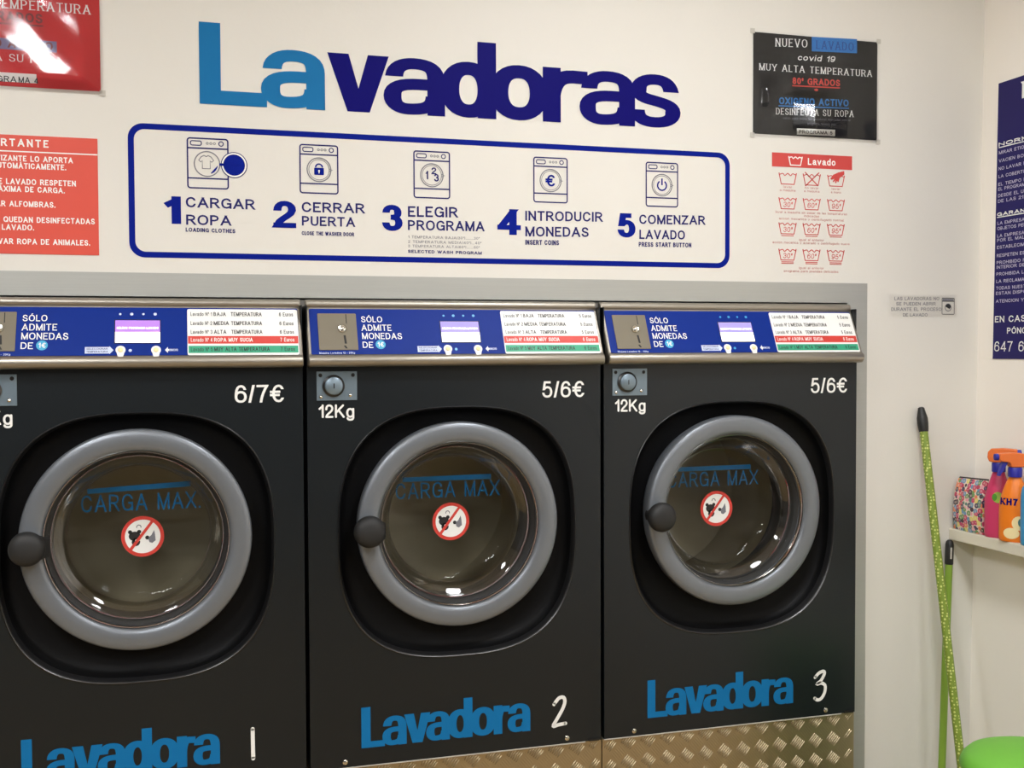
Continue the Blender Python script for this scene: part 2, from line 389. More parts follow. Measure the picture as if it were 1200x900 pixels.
def stroke_mesh(pts, wx, wy, boxy, closed, rnd, flatcut=True):
    """outline of a pen (wx wide, wy high) drawn along pts; boxy=(x0,y0,x1,y1) are the letter's edges"""
    n = len(pts); hx, hy = wx/2, wy/2; L = []; R = []; res = []
    tol = .02*(boxy[3]-boxy[1]) if boxy else 0
    pts = list(pts)
    def tang(i):
        a = pts[(i-1) % n] if closed or i > 0 else pts[i]; b = pts[(i+1) % n] if closed or i < n-1 else pts[i]
        d1 = (pts[i][0]-a[0], pts[i][1]-a[1]); d2 = (b[0]-pts[i][0], b[1]-pts[i][1])
        l1 = math.hypot(*d1) or 1; l2 = math.hypot(*d2) or 1
        if not closed and i == 0: return (d2[0]/l2, d2[1]/l2)
        if not closed and i == n-1: return (d1[0]/l1, d1[1]/l1)
        t = (d1[0]/l1+d2[0]/l2, d1[1]/l1+d2[1]/l2); l = math.hypot(*t) or 1
        return (t[0]/l, t[1]/l)
    for i in range(n):
        t = tang(i); nx, ny = -t[1], t[0]; x, y = pts[i]
        l = [x+nx*hx, y+ny*hy]; r = [x-nx*hx, y-ny*hy]
        if not closed and flatcut and not rnd and i in (0, n-1):
            sgn = -1 if i == 0 else 1
            if abs(t[1]) >= .5:
                ye = y
                if boxy and abs(y-hy-boxy[1]) < tol: ye = boxy[1]
                elif boxy and abs(y+hy-boxy[3]) < tol: ye = boxy[3]
                for q in (l, r):
                    k = (ye-q[1])/t[1]; q[0] += t[0]*k; q[1] = ye
            elif boxy:
                xe = None
                if abs(x-hx-boxy[0]) < tol: xe = boxy[0]
                elif abs(x+hx-boxy[2]) < tol: xe = boxy[2]
                if xe is not None and abs(t[0]) > .9:
                    for q in (l, r): q[0] = xe
        L.append(tuple(l)); R.append(tuple(r))
    v = L+R; f = []
    for i in range(n if closed else n-1):
        j = (i+1) % n; q = (i, n+i, n+j, j); ar = 0
        for e in range(4): (ax, ay), (bx, by) = v[q[e]], v[q[(e+1) % 4]]; ar += ax*by-bx*ay
        f.append(q if ar > 0 else q[::-1])
    res.append((v, f))
    if rnd and not closed:
        for e in (pts[0], pts[-1]): res.append((circle(e[0], e[1], hx, 14, hy), [tuple(range(14))]))
    return res
def glyph(ch, w, h, wx, wy, res, serif, rnd):
    """faces of one letter: width w, cap height h, pen wx by wy"""
    out = []
    if ch in LOW: parts = [(LOW[ch][1], 0, XH*h), (LOW[ch][2], 0, h)]
    else: parts = [(GL[ch][1], 0, h)]
    for path, y0, y1 in parts:
        if not path: continue
        X0, X1, Y0, Y1 = wx/2, w-wx/2, y0+wy/2, y1-wy/2
        bx = (0, y0, w, y1)
        for pts, closed in parse(path, res):
            q = [(X0+x*(X1-X0), Y0+y*(Y1-Y0)) for x, y in pts]
            if ch == 'i' and y1 == h: q = [(q[0][0], h-wy*.9), (q[0][0], h)] ; 
            if ch in '.:' and not rnd: q = [(q[0][0], q[0][1]-wy/2), (q[0][0], q[0][1]+wy/2+wx*.25)]
            out += stroke_mesh(q, wx, wy, bx, closed, rnd)
            if serif and not closed:
                for a, b in ((q[0], q[1]), (q[-1], q[-2])):
                    if abs(b[1]-a[1]) > .6*abs(b[0]-a[0]) and (abs(a[1]-Y0) < .02*h or abs(a[1]-Y1) < .02*h) and len(q) < 20:
                        yy = y0 if abs(a[1]-Y0) < .02*h else y1; d = h*.15
                        ya, yb = (yy, yy+h*.05) if yy == y0 else (yy-h*.05, yy)
                        out.append(([(a[0]-d, ya), (a[0]+d, ya), (a[0]+d, yb), (a[0]-d, yb)], [(0, 1, 2, 3)]))
    return out
def text(mb, P, s, u0, v0, u1, cap, n, wt=.14, wyt=None, gap=.16, shear=0, serif=False, rnd=False, res=5, anchor='fit', skew=0, mapf=None, space=.42, narrow=1.0):
    """write s from (u0,v0) to (u1,v0+skew) with capital height cap on plane P, n in front of it"""
    wyt = wyt or wt*.9
    def gw(c): return (LOW[c][0] if c in LOW else GL[c][0])
    ws = [space if c == ' ' else max(gw(c), wt*1.02) for c in s]
    nat = (sum(ws)+gap*(len(s)-1))*cap
    k = (u1-u0)/nat if anchor == 'fit' else 1.0
    if anchor == 'right': k = narrow; u0 = u1-nat*k
    if anchor == 'left': u1 = u0+nat
    pen = wt*cap*min(1, k**.6) if k < 1 else wt*cap*min(1.3, k**.4)
    x = u0
    for c, wd in zip(s, ws):
        w = wd*cap*k
        if gw(c) < wt*1.02 and c != ' ': w = max(pen*1.0, 1e-5)
        if c != ' ':
            for lay, (vs, fs) in enumerate(glyph(c, w, cap, min(pen, w), wyt*cap, res, serif, rnd)):
                vv = []
                hn = max(1, len(vs)//2)
                for vi, (a, b) in enumerate(vs):
                    uu = x+a+shear*b; tt = (uu-u0)/max(1e-6, u1-u0)
                    vv.append(mapf(uu, v0+b) if mapf else P.at(uu, v0+b+skew*tt, n+lay*.00006+.00004*(vi % hn)/hn))
                mb.add(vv, fs)
        x += (wd+gap)*cap*k
    return mb
def ptext(mb, P, s, a, b, top, n, **kw):
    """lettering whose baseline runs between two photo points; top is the height of the capitals' top at the first"""
    (u0, v0), (u1, v1) = P.uv(*a), P.uv(*b); cap = P.uv(a[0], top)[1]-v0
    return text(mb, P, s, u0, v0, u1, cap, n, skew=v1-v0, **kw)
def pq(P, *pts): return [P.uv(*p) for p in pts]
def struct(mb, name, material=None, **k):
    o = mb.build(name, material, **k); o['kind'] = 'structure'; return o

# ------------------------------------------------------------------ the setting
XL, XR0, YB = -3.2, P_SIDE.at(0, 0).x, -5.2
OX0, OX1, OZ1 = -.72, 1.3985, 1.5085            # opening the machines stand in
b = MB()
b.box((XL, WALL, OZ1), (2.0, WALL+.12, CEIL)).box((XL, WALL, 0), (OX0, WALL+.12, OZ1)).box((OX1, WALL, 0), (2.0, WALL+.12, OZ1))
struct(b, 'wall_back', 'wall_paint', smooth=0)
b = MB(); xa, xb = P_SIDE.o.x-LEAN*P_SIDE.o.z*0, 0
def side_x(z): return 1.7995+LEAN*(z-1.13)
b.add([(side_x(0), YB, 0), (side_x(0), WALL, 0), (side_x(CEIL), WALL, CEIL), (side_x(CEIL), YB, CEIL),
       (1.98, YB, 0), (1.98, WALL, 0), (1.98, WALL, CEIL), (1.98, YB, CEIL)],
      [(0,1,2,3), (7,6,5,4), (0,4,5,1), (1,5,6,2), (2,6,7,3), (3,7,4,0)])
P_SIDE = Plane((side_x(0), WALL, 0), (0, -1, 0), (LEAN, 0, 1))
struct(b, 'wall_right', 'cream_paint', smooth=0)
struct(MB().box((XL-.1, YB, 0), (XL, WALL+.12, CEIL)), 'wall_left', 'rear_paint', smooth=0)
struct(MB().box((XL-.1, YB-.1, 0), (2.0, YB, CEIL)), 'wall_rear', 'rear_paint', smooth=0)
struct(MB().box((XL-.1, YB-.1, -.1), (2.0, 1.0, 0)), 'floor', 'floor_tile', smooth=0)
struct(MB().box((XL-.1, YB-.1, CEIL), (2.0, WALL+.12, CEIL+.1)), 'ceiling', 'ceiling_paint', smooth=0)
# brushed steel surround: band above the machines and a jamb down their right side, one folded sheet
b = MB(); zt, xr_ = 1.559, 1.4575
b.slab(P_WALL, [(-.78, OZ1-.0005), (OX1-.001, OZ1-.0005), (OX1-.001, .001), (xr_, .001), (xr_, zt), (-.78, zt)], .0002, .003)
struct(b, 'trim_1', 'brushed_steel', smooth=0)

for i, (lx, ly) in enumerate(LAMPS):
    t = thing('ceiling_light', (lx, ly, CEIL-.035), 'round flat white ceiling lamp above the room', 'ceiling light', 'round ceiling lamps')
    MB().lathe((lx, ly, CEIL-.035), (0, 0, 1), [(.22, 0), (.24, 0), (.24, .0348), (.22, .0348)], 40, close=True).build('frame', 'lamp_frame', t)
    MB().lathe((lx, ly, CEIL-.028), (0, 0, 1), [(0, 0), (.219, 0), (.219, .006), (0, .006)], 40).build('diffuser', 'lamp_glow', t)

# ------------------------------------------------------------------ washing machines
RX, RZ, RR = .3475, .991, .235         # porthole centre and outer radius
def squircle(n, ex=2.75, cx=.3505, cz=.972, hw=.2815, hh=.289):
    o = []
    for i in range(n):
        t = 2*PI*i/n; c, s = math.cos(t), math.sin(t)
        o.append((cx+hw*math.copysign(abs(c)**(2/ex), c), cz+hh*math.copysign(abs(s)**(2/ex), s)))
    return o
def washer(i, label, price, prices, number):
    dx = (i-1)*PITCHW; F = front(dx); Q = panel(dx); T = front(0); TQ = panel(0)
    x0, x1 = dx+.0045, dx+.6955
    root = thing('washing_machine', (dx+.35, .35, ZB), label, 'washing machine', 'coin washing machines')
    # cabinet: sides, top, back
    b = MB()
    for xa_, xb_ in ((x0, x0+.002), (x1-.002, x1)): b.box((xa_, .002, ZB), (xb_, .70, 1.49))
    b.box((x0+.002, .06, 1.488), (x1-.002, .70, 1.49)).box((x0+.002, .698, ZB), (x1-.002, .70, 1.488)).box((x0+.002, .002, ZB), (x1-.002, .698, ZB+.002))
    b.build('cabinet', 'charcoal_paint', root, smooth=0)
    # front sheet with the rounded opening
    N = 128; sq = squircle(N); b = MB(); v = []; zt_ = 1.40
    for (u, z) in sq:
        cx, cz = .3505, .972; d = (u-cx, z-cz)
        k = min((( .6955 if d[0] > 0 else .0045)-cx)/d[0] if abs(d[0]) > 1e-6 else 9e9, ((zt_ if d[1] > 0 else ZB)-cz)/d[1] if abs(d[1]) > 1e-6 else 9e9)
        v += [F.at(u, z), F.at(cx+d[0]*k, cz+d[1]*k)]
    f = [(2*j, 2*j+1, (2*j+3) % (2*N), (2*j+2) % (2*N)) for j in range(N)]
    b.add(v, f)
    # square the corners
    ring = [(cx_, cz_) for cx_, cz_ in [(.0045, ZB), (.6955, ZB), (.6955, zt_), (.0045, zt_)]]
    outer = [tuple(x) for x in [(v[2*j+1].x-dx, v[2*j+1].z) for j in range(N)]]
    for c in ring:
        near = sorted(range(N), key=lambda j: math.hypot(outer[j][0]-c[0], outer[j][1]-c[1]))
        onx = [j for j in near if abs(outer[j][0]-c[0]) < 1e-5][0]; onz = [j for j in near if abs(outer[j][1]-c[1]) < 1e-5][0]
        if onx != onz: b.flat(F, [c, outer[onx], outer[onz]], 0)
    # folded edges
    b.add([F.at(.0045, ZB), F.at(.6955, ZB), F.at(.6955, ZB, -.012), F.at(.0045, ZB, -.012)], [(0, 1, 2, 3)])
    b.add([F.at(.0045, ZB), F.at(.0045, zt_), F.at(.0045, zt_, -.012), F.at(.0045, ZB, -.012)], [(0, 1, 2, 3)])
    b.add([F.at(.6955, ZB), F.at(.6955, zt_), F.at(.6955, zt_, -.012), F.at(.6955, ZB, -.012)], [(0, 1, 2, 3)])
    b.build('front_panel', 'charcoal_paint', root, smooth=20)
    # moulded black dish round the door
    def dish(prof):
        b = MB(); v = []; f = []
        for j in range(N):
            a = sq[j]; th = math.atan2(a[1]-RZ, a[0]-RX); c = (RX+.2*math.cos(th), RZ+.2*math.sin(th))
            for t, d in prof: v.append(F.at(a[0]+(c[0]-a[0])*t, a[1]+(c[1]-a[1])*t, -d))
        k = len(prof)
        for j in range(N):
            j2 = (j+1) % N
            for q in range(k-1): f.append((j*k+q, j*k+q+1, j2*k+q+1, j2*k+q))
        return b.add(v, f)
    sur = dish([(.085, .0135), (.11, .0205), (.15, .0275), (.2, .032), (.3, .036), (.5, .039), (.75, .041), (1, .042), (1, .075)]).build('door_surround', 'black_satin', root, smooth=60)
    dish([(-.004, -.0002), (.006, -.0022), (.018, -.0030), (.032, -.0018), (.046, .0012), (.060, .0052), (.075, .0100), (.086, .0138)]).build('surround_lip', 'black_gloss', sur, smooth=60)
    C = Vector((dx+RX, 0, RZ)); IN = (0, 1, 0)
    # drum
    MB().open_lathe(C, IN, [(.2, .075), (.188, .085), (.183, .125), (.187, .140), (.236, .150)], 72).build('gasket', 'gasket_grey', root, smooth=40)
    b = MB().open_lathe(C, IN, [(.235, .15), (.235, .46), (0.0, .47)], 72)
    b.build('drum', 'drum_steel', root, smooth=40)
    # door
    door = MB().lathe(C, IN, [(.2345, .012), (.235, -.009), (.2338, -.0135), (.2305, -.0165), (.222, -.0183), (.211, -.0188), (.200, -.0178), (.1935, -.0158), (.1905, -.013), (.189, -.008),
                              (.187, .004), (.186, .03), (.2, .044), (.226, .04)], 128, close=True).build('door', 'silver_paint', root, smooth=50)
    MB().lathe(C, IN, [(.189, -.0100), (.1872, -.0125), (.1855, -.0095), (.1862, .002), (.188, .002)], 128, close=True).build('trim_ring', 'chrome', door)
    MB().lathe(C, IN, [(.1858, .006), (.1835, .009), (.1795, .030), (.1750, .034), (.1740, .06), (.1858, .06)], 96, close=True).build('seal', 'gasket_grey', door)
    bowl = [(.1745, .020), (.1725, .040), (.166, .066), (.157, .088), (.149, .099), (.140, .105), (.12, .1075), (.06, .109), (0, .1093)]
    MB().open_lathe(C, IN, [(.1785, .016)]+bowl, 96).build('glass', 'door_glass', door, smooth=80)
    h = MB()
    hc = Vector((dx+.1340, -.05, .989)); pr = [(0, -.0165), (.014, -.0160), (.024, -.0140), (.031, -.0095), (.0350, -.002), (.0355, .006), (.033, .014), (.027, .022), (.024, .030), (.024, .05)]
    h.lathe(hc, IN, pr, 40)
    h.add([(hc.x+.004, hc.y+.002, hc.z+.031), (hc.x+.040, -.017, hc.z+.014), (hc.x+.040, -.017, hc.z-.022), (hc.x+.004, hc.y+.002, hc.z-.032),
           (hc.x+.004, -.010, hc.z+.029), (hc.x+.040, -.002, hc.z+.013), (hc.x+.040, -.002, hc.z-.021), (hc.x+.004, -.010, hc.z-.03)],
          [(0,1,2,3), (7,6,5,4), (0,4,5,1), (1,5,6,2), (2,6,7,3), (3,7,4,0)])
    h.build('handle', 'black_rubber', door, smooth=50)
    # lettering and sticker on the inner face of the glass bowl
    G = Plane((dx, .1035, 0), (1, 0, 0), (0, 0, 1))
    GT = Plane((dx, .1115, 0), (1, 0, 0), (0, 0, 1)); tb = MB(); text(tb, GT, 'CARGA MAX' + ('.' if i == 0 else ''), .221+(.004 if i == 0 else 0), 1.037, .476, .0375, 0, wt=.12, gap=.2)
    sl = .009 if i == 0 else 0
    tb.flat(GT, [(.238, 1.0775), (.455, 1.0775+sl), (.455, 1.0895+sl), (.238, 1.0885)], 0); tb.build('load_limit_lettering', 'load_blue', door, smooth=0)
    s = MB(); px_, pz = .3525, .980
    s.use('print_white').flat(G, circle(px_, pz, .0405), .0010); s.use('print_red').ring2(G, px_, pz, .0375, .0452, .0016)
    s.use('print_black').flat(G, circle(px_-.017, pz+.001, .0125, 16, .0105), .0013)
    for k_ in (-1, 1): s.flat(G, circle(px_-.017+k_*.0095, pz+.0105, .0045, 10), .0013)
    s.flat(G, circle(px_-.0145, pz-.012, .009, 14), .0013)
    s.flat(G, circle(px_+.0095, pz-.003, .0045, 12), .0013)
    s.use('print_white').flat(G, circle(px_-.0115, pz-.0085, .005, 12, .0028), .00145)
    s.use('print_grey').flat(G, [(px_+.011, pz-.004), (px_+.018, pz+.002), (px_+.024, pz+.013), (px_+.026, pz+.003), (px_+.027, pz-.010), (px_+.020, pz-.0155), (px_+.014, pz-.0135)], .0013)
    s.use('print_grey').ring2(G, px_-.008, pz+.021, .0035, .0055, .0013, 20, -.3, PI+.3)
    s.use('print_red').flat(G, [(px_-.0295, pz-.0275), (px_-.0245, pz-.032), (px_+.0245, pz+.033), (px_+.0195, pz+.0365)], .0018)
    s.build('no_pets_sticker', None, door, smooth=0)
    # control panel
    b = MB(); pr = [(.046, 1.5035), (.032, 1.5035), (.0262, 1.5015), (.0232, 1.4965), (PA.y, PA.z+.003), (PA.y+.001, PA.z), (PB.y+.001, PB.z), (PB.y-.0055, PB.z-.003), (-.0375, 1.3725), (-.038, 1.366), (-.0355, 1.3592), (-.0290, 1.3548), (-.02, ZP), (-.001, ZP), (-.001, 1.402), (.046, 1.402)]
    b.prof_x(pr, x0+.001, x1-.001); pan = b.build('control_panel', 'aluminium', root, smooth=35, bevel=.0035)
    b = MB(); vt = (PA-PB).length
    b.slab(Q, rrect(.0125, .0005, .6870, vt-.001, .003), -.0005, .0008); ov = b.build('overlay', 'overlay_blue', pan, smooth=0)
    def q(*p): return TQ.uv(*p)
    # coin plate
    a, c = q(371.6, 367.8), q(419.4, 410.3); a2 = q(417.2, 367.8); c2 = q(374, 411)
    cu0, cu1, cv0, cv1 = (a[0]+c2[0])/2, (a2[0]+c[0])/2, (c[1]+c2[1])/2, a[1]
    b = MB().slab(Q, rrect(cu0, cv0, cu1, cv1, .002), .0008, .0028); cp = b.build('coin_plate', 'coin_steel', pan, smooth=0, bevel=.0005)
    for pa, pb, hw in (((404.9, 369), (405.8, 380), .0009), ((403.6, 393.6), (405.2, 403.4), .0024), ((403.9, 405.6), (406.2, 409), .0022)):
        p0, p1 = q(*pa), q(*pb); MB().flat(Q, [(p0[0]-hw, p0[1]), (p0[0]+hw, p0[1]), (p1[0]+hw, p1[1]), (p1[0]-hw, p1[1])], .0031).build('coin_slot', 'dark_slot', cp, smooth=0)
    p0 = q(400.9, 386.3); MB().lathe(Q.at(*p0, .0028), Q.N, [(.0098, 0), (.0098, .0015), (.0082, .0035), (.0060, .0032), (.0055, .0052), (.003, .0068), (0, .007)], 28).build('coin_return_button', 'chrome', cp)
    # lettering on the overlay
    b = MB()
    for s_, pa, pb, tp in (('S\u00d3LO', (423.4, 377.9), (448, 378), 371), ('ADMITE', (423.8, 387.9), (459, 388), 380.6), ('MONEDAS', (424.6, 397.6), (471.3, 397.8), 390.2), ('DE', (425.2, 407.8), (437.6, 408), 400.6)):
        ptext(b, TQ, s_, pa, pb, tp, .0011, wt=.15)
    vs = [Q.at(*(lambda d: (d.dot(TQ.X), d.dot(TQ.Y)))(v_-TQ.o), .0011) for v_ in b.v]; b.v = vs
    b.build('coin_notice', 'print_white', pan, smooth=0)
    b = MB(); p0 = q(446, 403.9); b.use('coin_cyan').flat(Q, circle(p0[0], p0[1], .0112), .0010)
    b.use('print_white'); text(b, Q, '1\u20ac', p0[0]-.0068, p0[1]-.0058, p0[0]+.0075, .0116, .0014, wt=.16); b.build('coin_badge', None, pan, smooth=0)
    b = MB(); p0, p1 = q(374.3, 415.6), q(416, 415.4); text(b, Q, 'Maquina Lavadora 12 - 20Kg', p0[0], p0[1]+.0012, p1[0], .0046, .0011, wt=.16, res=3); b.build('maker_text', 'print_pale', pan, smooth=0)
    # display
    a, a2, c, c2, m = q(515.9, 377), q(560.3, 377), q(562.8, 401), q(518, 401), q(517, 389.6)
    du0, du1 = (a[0]+c2[0])/2, (a2[0]+c[0])/2; b = MB()
    b.use('dark_slot').slab(Q, rect(du0-.002, c[1]-.002, du1+.002, a[1]+.002), .0004, .0010)
    b.use('display_violet' if i == 0 else 'display_lilac').flat(Q, rect(du0, m[1], du1, a[1]), .0014); b.use('display_white').flat(Q, rect(du0, c[1], du1, m[1]), .0014)
    vm = m[1]+(a[1]-m[1])*.34; text(b, Q, 'SELECC PROGRAMA LAVADO', du0+.003, vm-.0025, du1-.003, .0052, .0017, wt=.24, gap=.1, space=.3, res=3)
    b.build('display', None, pan, smooth=0)
    lm = 'sky_plastic' if i else 'print_pale'
    for k_, pxx in enumerate((519.6, 531, 542.7, 554.4)):
        p0 = q(pxx, 370.2); MB().flat(Q, circle(p0[0], p0[1], .0034 if k_ % 2 else .0026, 12), .0011).build('indicator_lamp', lm, pan, smooth=0)
    for pxx in (534.5,): p0 = q(pxx, 409.4); MB().flat(Q, circle(p0[0], p0[1], .0034, 12), .0011).build('indicator_lamp', lm, pan, smooth=0)
    for pxx in (524.8, 560.2):
        p0 = q(pxx, 409.0); r_ = .0098
        pts = [(p0[0]+r_*math.cos(t), p0[1]+r_*math.sin(t)) for t in [math.radians(-40+260*j/24) for j in range(25)]]+[(p0[0]-.0052, p0[1]-.0155), (p0[0]+.0052, p0[1]-.0155)]
        b = MB(); b.slab(Q, pts, .0008, .0016); bt = b.build('push_button', 'print_white', pan, smooth=0)
        MB().lathe(Q.at(p0[0], p0[1], .0016), Q.N, [(.0052, 0), (.0052, .0016), (.004, .0024), (0, .0026)], 20).build('button_cap', 'label_cream', bt)
    b = MB(); p0, p1 = q(489.7, 412.8), q(517.4, 405.7); mid = (p0[1]+p1[1])/2
    b.use('print_pale').flat(Q, [(p0[0], p0[1]), (p1[0]-.008, p0[1]), (p1[0]-.008, p0[1]-.002), (p1[0], mid), (p1[0]-.008, p1[1]+.002), (p1[0]-.008, p1[1]), (p0[0], p1[1])], .0011)
    b.use('vinyl_navy'); text(b, Q, 'SELECCIONAR', p0[0]+.003, mid+.0012, p1[0]-.011, .0042, .0014, wt=.16, res=3); text(b, Q, 'TEMPERATURA', p0[0]+.003, mid-.0055, p1[0]-.011, .0042, .0014, wt=.16, res=3)
    b.build('button_legend', None, pan, smooth=0); b = MB()
    p0, p1 = q(569.0, 408.9), q(582, 408.9)
    b.use('print_white').flat(Q, [(p0[0], p0[1]), (p0[0]+.006, p0[1]-.007), (p0[0]+.006, p0[1]+.007)], .0011); b.flat(Q, rect(p0[0]+.005, p0[1]-.0024, p0[0]+.009, p0[1]+.0024), .0011)
    b.use('print_pale'); text(b, Q, 'INICIO', p0[0]+.010, p0[1]-.0026, p1[0], .0052, .0011, wt=.2, res=3); b.build('button_legend', None, pan, smooth=0)
    # price table
    tl, tr, br, bl = q(586.8, 365.6), q(697.5, 364.7), q(702.1, 413.4), q(591.4, 415.5)
    tu0, tu1, tv0, tv1 = (tl[0]+bl[0])/2, (tr[0]+br[0])/2, (bl[1]+br[1])/2, (tl[1]+tr[1])/2; H = tv1-tv0
    b = MB(); b.use('print_white').slab(Q, rrect(tu0, tv0, tu1, tv1, .004), .0008, .0015)
    rv = lambda t: tv1-H*t
    b.use('print_red').flat(Q, rect(tu0+.001, rv(.755), tu1-.001, rv(.59)), .0018); b.use('print_green').flat(Q, rect(tu0+.002, rv(.955), tu1-.002, rv(.80)), .0018)
    rows = (('Lavado N\u00ba 1', 'BAJA', 'TEMPERATURA', .11, 'print_black'), ('Lavado N\u00ba 2', 'MEDIA', 'TEMPERATURA', .31, 'print_black'), ('Lavado N\u00ba 3', 'ALTA', 'TEMPERATURA', .50, 'print_black'),
            ('Lavado N\u00ba 4', 'ROPA MUY SUCIA', '', .672, 'print_white'), ('Lavado N\u00ba 5', 'MUY ALTA TEMPERATURA', '', .877, 'print_black'))
    Wd = tu1-tu0; cap = H*.085
    for (t1, t2, t3, fv, mm), pr_ in zip(rows, prices):
        b.use(mm); v0 = rv(fv)-cap/2
        text(b, Q, t1, tu0+Wd*.03, v0, tu0+Wd*.22, cap, .0021, wt=.13, res=3)
        if t3:
            text(b, Q, t2, tu0+Wd*.235, v0, tu0+Wd*(.345 if len(t2) == 4 else .37), cap, .0021, wt=.17, res=3); text(b, Q, t3, tu0+Wd*.39, v0, tu0+Wd*.67, cap, .0021, wt=.17, res=3)
        else: text(b, Q, t2, tu0+Wd*.235, v0, tu0+Wd*(.58 if len(t2) < 16 else .73), cap, .0021, wt=.17, res=3)
        text(b, Q, pr_, tu1-Wd*.17, v0, tu1-Wd*.04, cap, .0021, wt=.15, res=3)
    b.build('price_table', None, pan, smooth=0)
    # lock
    lk = MB().slab(F, rect(.0255, 1.279, .1150, 1.3435), 0, .0025).build('lock_plate', 'lock_steel', root, smooth=0, bevel=.0006)
    MB().lathe(F.at(.0625, 1.3115, .0025), F.N, [(.0245, 0), (.0245, .004), (.0205, .007), (.0205, .003)], 40).build('lock_collar', 'black_gloss', lk)
    MB().lathe(F.at(.0625, 1.3115, .0025), F.N, [(.0195, 0), (.0195, .010), (.017, .012), (0, .012)], 40).build('lock_cylinder', 'lock_steel', lk)
    MB().slab(F, rect(.0615, 1.306, .0635, 1.317), .0142, .0150).build('keyhole', 'dark_slot', lk, smooth=0)
    for (su, sv) in ((.034, 1.335), (.106, 1.335), (.035, 1.287), (.1, 1.290)):
        MB().lathe(F.at(su, sv, .0025), F.N, [(.0042, 0), (.0038, .001), (.002, .002), (0, .0022)], 16).build('screw', 'chrome' if sv < 1.3 else 'dark_slot', lk)
    # lettering on the front
    b = MB()
    kx = {0: -.003, 1: 0, 2: .003}[i]
    text(b, F, '12Kg', .0300+kx, 1.2405, .1085+kx, .0300, .0006, wt=.165, rnd=True, gap=.12, skew=-.001); b.build('load_weight_lettering', 'print_white', root, smooth=0)
    b = MB(); u0 = {0: .5495, 1: .5495, 2: .5625}[i]; text(b, F, price, u0, 1.277, u0+.105, .0385, .0006, wt=.145, gap=.1); b.build('price_lettering', 'print_white', root, smooth=0)
    # machine name
    b = MB(); kx = {0: -.008, 1: 0, 2: -.002}[i]; heavy(b, F, 'Lavadora', .1185+kx, .4915, .5175+kx, .0925, .0006, pen=.225); b.build('name_lettering', 'vinyl_sky', root, smooth=0)
    b = MB()
    strokes = {'1': [[(.580, .4945), (.5795, .560)]], '2': [[(.577, .5485), (.589, .562), (.6005, .563), (.604, .552), (.598, .535), (.5845, .513), (.5745, .4965), (.588, .4985), (.6055, .500)]],
               '3': [[(.579, .5515), (.590, .5615), (.603, .565), (.6055, .558), (.596, .542), (.5835, .5335), (.598, .535), (.608, .527), (.6065, .510), (.597, .4955), (.586, .4925), (.578, .4975)]]}[number]
    for st in strokes:
        sm = st if len(st) < 3 else smooth_line(st, 4)
        b.stroke(F, sm, .0085, .0006, rnd=True)
    b.build('machine_number', 'print_white', root, smooth=0)
    b = MB()
    for su in (.0815, .6095): MB().lathe(F.at(su, .4640, 0), F.N, [(.0062, 0), (.0058, .0018), (.0035, .0032), (0, .0036)], 18).build('bolt', 'chrome', root)
    b = MB().slab(F, rect(.004, ZB-.0022, .655, ZB-.0002), -.02, .0022); b.build('sill_strip', 'tape_grey', root, smooth=0)
    b = MB().slab(F, rect(.664, ZB-.0005, .690, ZB+.0055), .0002, .0030); b.build('edge_clip', 'dark_slot', root, smooth=0)
    return root
def smooth_line(p, k):
    o = []; n = len(p)
    for i in range(n-1):
        a, b_, c, d = p[max(0, i-1)], p[i], p[i+1], p[min(n-1, i+2)]
        for j in range(k):
            t = j/k
            o.append(tuple(.5*((2*b_[q])+(-a[q]+c[q])*t+(2*a[q]-5*b_[q]+4*c[q]-d[q])*t*t+(-a[q]+3*b_[q]-3*c[q]+d[q])*t**3) for q in (0, 1)))
    o.append(p[-1]); return o

# heavy, tightly set lettering: advance and width of each letter in fractions of the word "Lavadora(s)"
HL = [0]
HW = {'L': .63, 'a': .66, 'v': .72, 'd': .70, 'o': .72, 'r': .46, 's': .66}
def heavy(b, P, s, u0, v0, u1, cap, n, boxes=None, pen=.25, slope=0):
    """bold grotesque letters that touch; boxes gives (u0,u1) for each letter where they are known"""
    if boxes is None:
        adv = {'L': .565, 'a': .60, 'v': .60, 'd': .64, 'o': .665, 'r': .40, 's': .6}
        x = 0; sp = []
        for c in s: sp.append((x, x+HW[c])); x += adv[c]
        k = (u1-u0)/sp[-1][1]; boxes = [(u0+p*k, u0+q_*k) for p, q_ in sp]
    for c, (a, e) in zip(s, boxes):
        if c == 'v':
            wd, h_, p_, q_ = e-a, XH*cap, pen*cap*1.06, pen*cap*.56
            for sg in (0, 1):
                pl = [(wd/2-q_, 0), (wd/2+.0002, 0), (wd/2+.0002, h_*.40), (p_, h_), (0, h_)]
                if sg: pl = [(wd-x, y) for x, y in reversed(pl)]
                HL[0] = (HL[0]+1) % 12; b.add([P.at(a+x, v0+y+slope*(a+x-u0), n+HL[0]*.00006) for x, y in pl], [tuple(range(5))])
            continue
        for vs, fs in glyph({'a': '@'}.get(c, c), e-a, cap, pen*cap*(.92 if c in 'as' else 1), pen*cap*(.56 if c in 'as' else .68), 8, False, False):
            HL[0] = (HL[0]+1) % 12
            hn = max(1, len(vs)//2); b.add([P.at(a+x, v0+y+slope*(a+x-u0), n+HL[0]*.00006+.00004*(vi % hn)/hn) for vi, (x, y) in enumerate(vs)], fs)
    return boxes

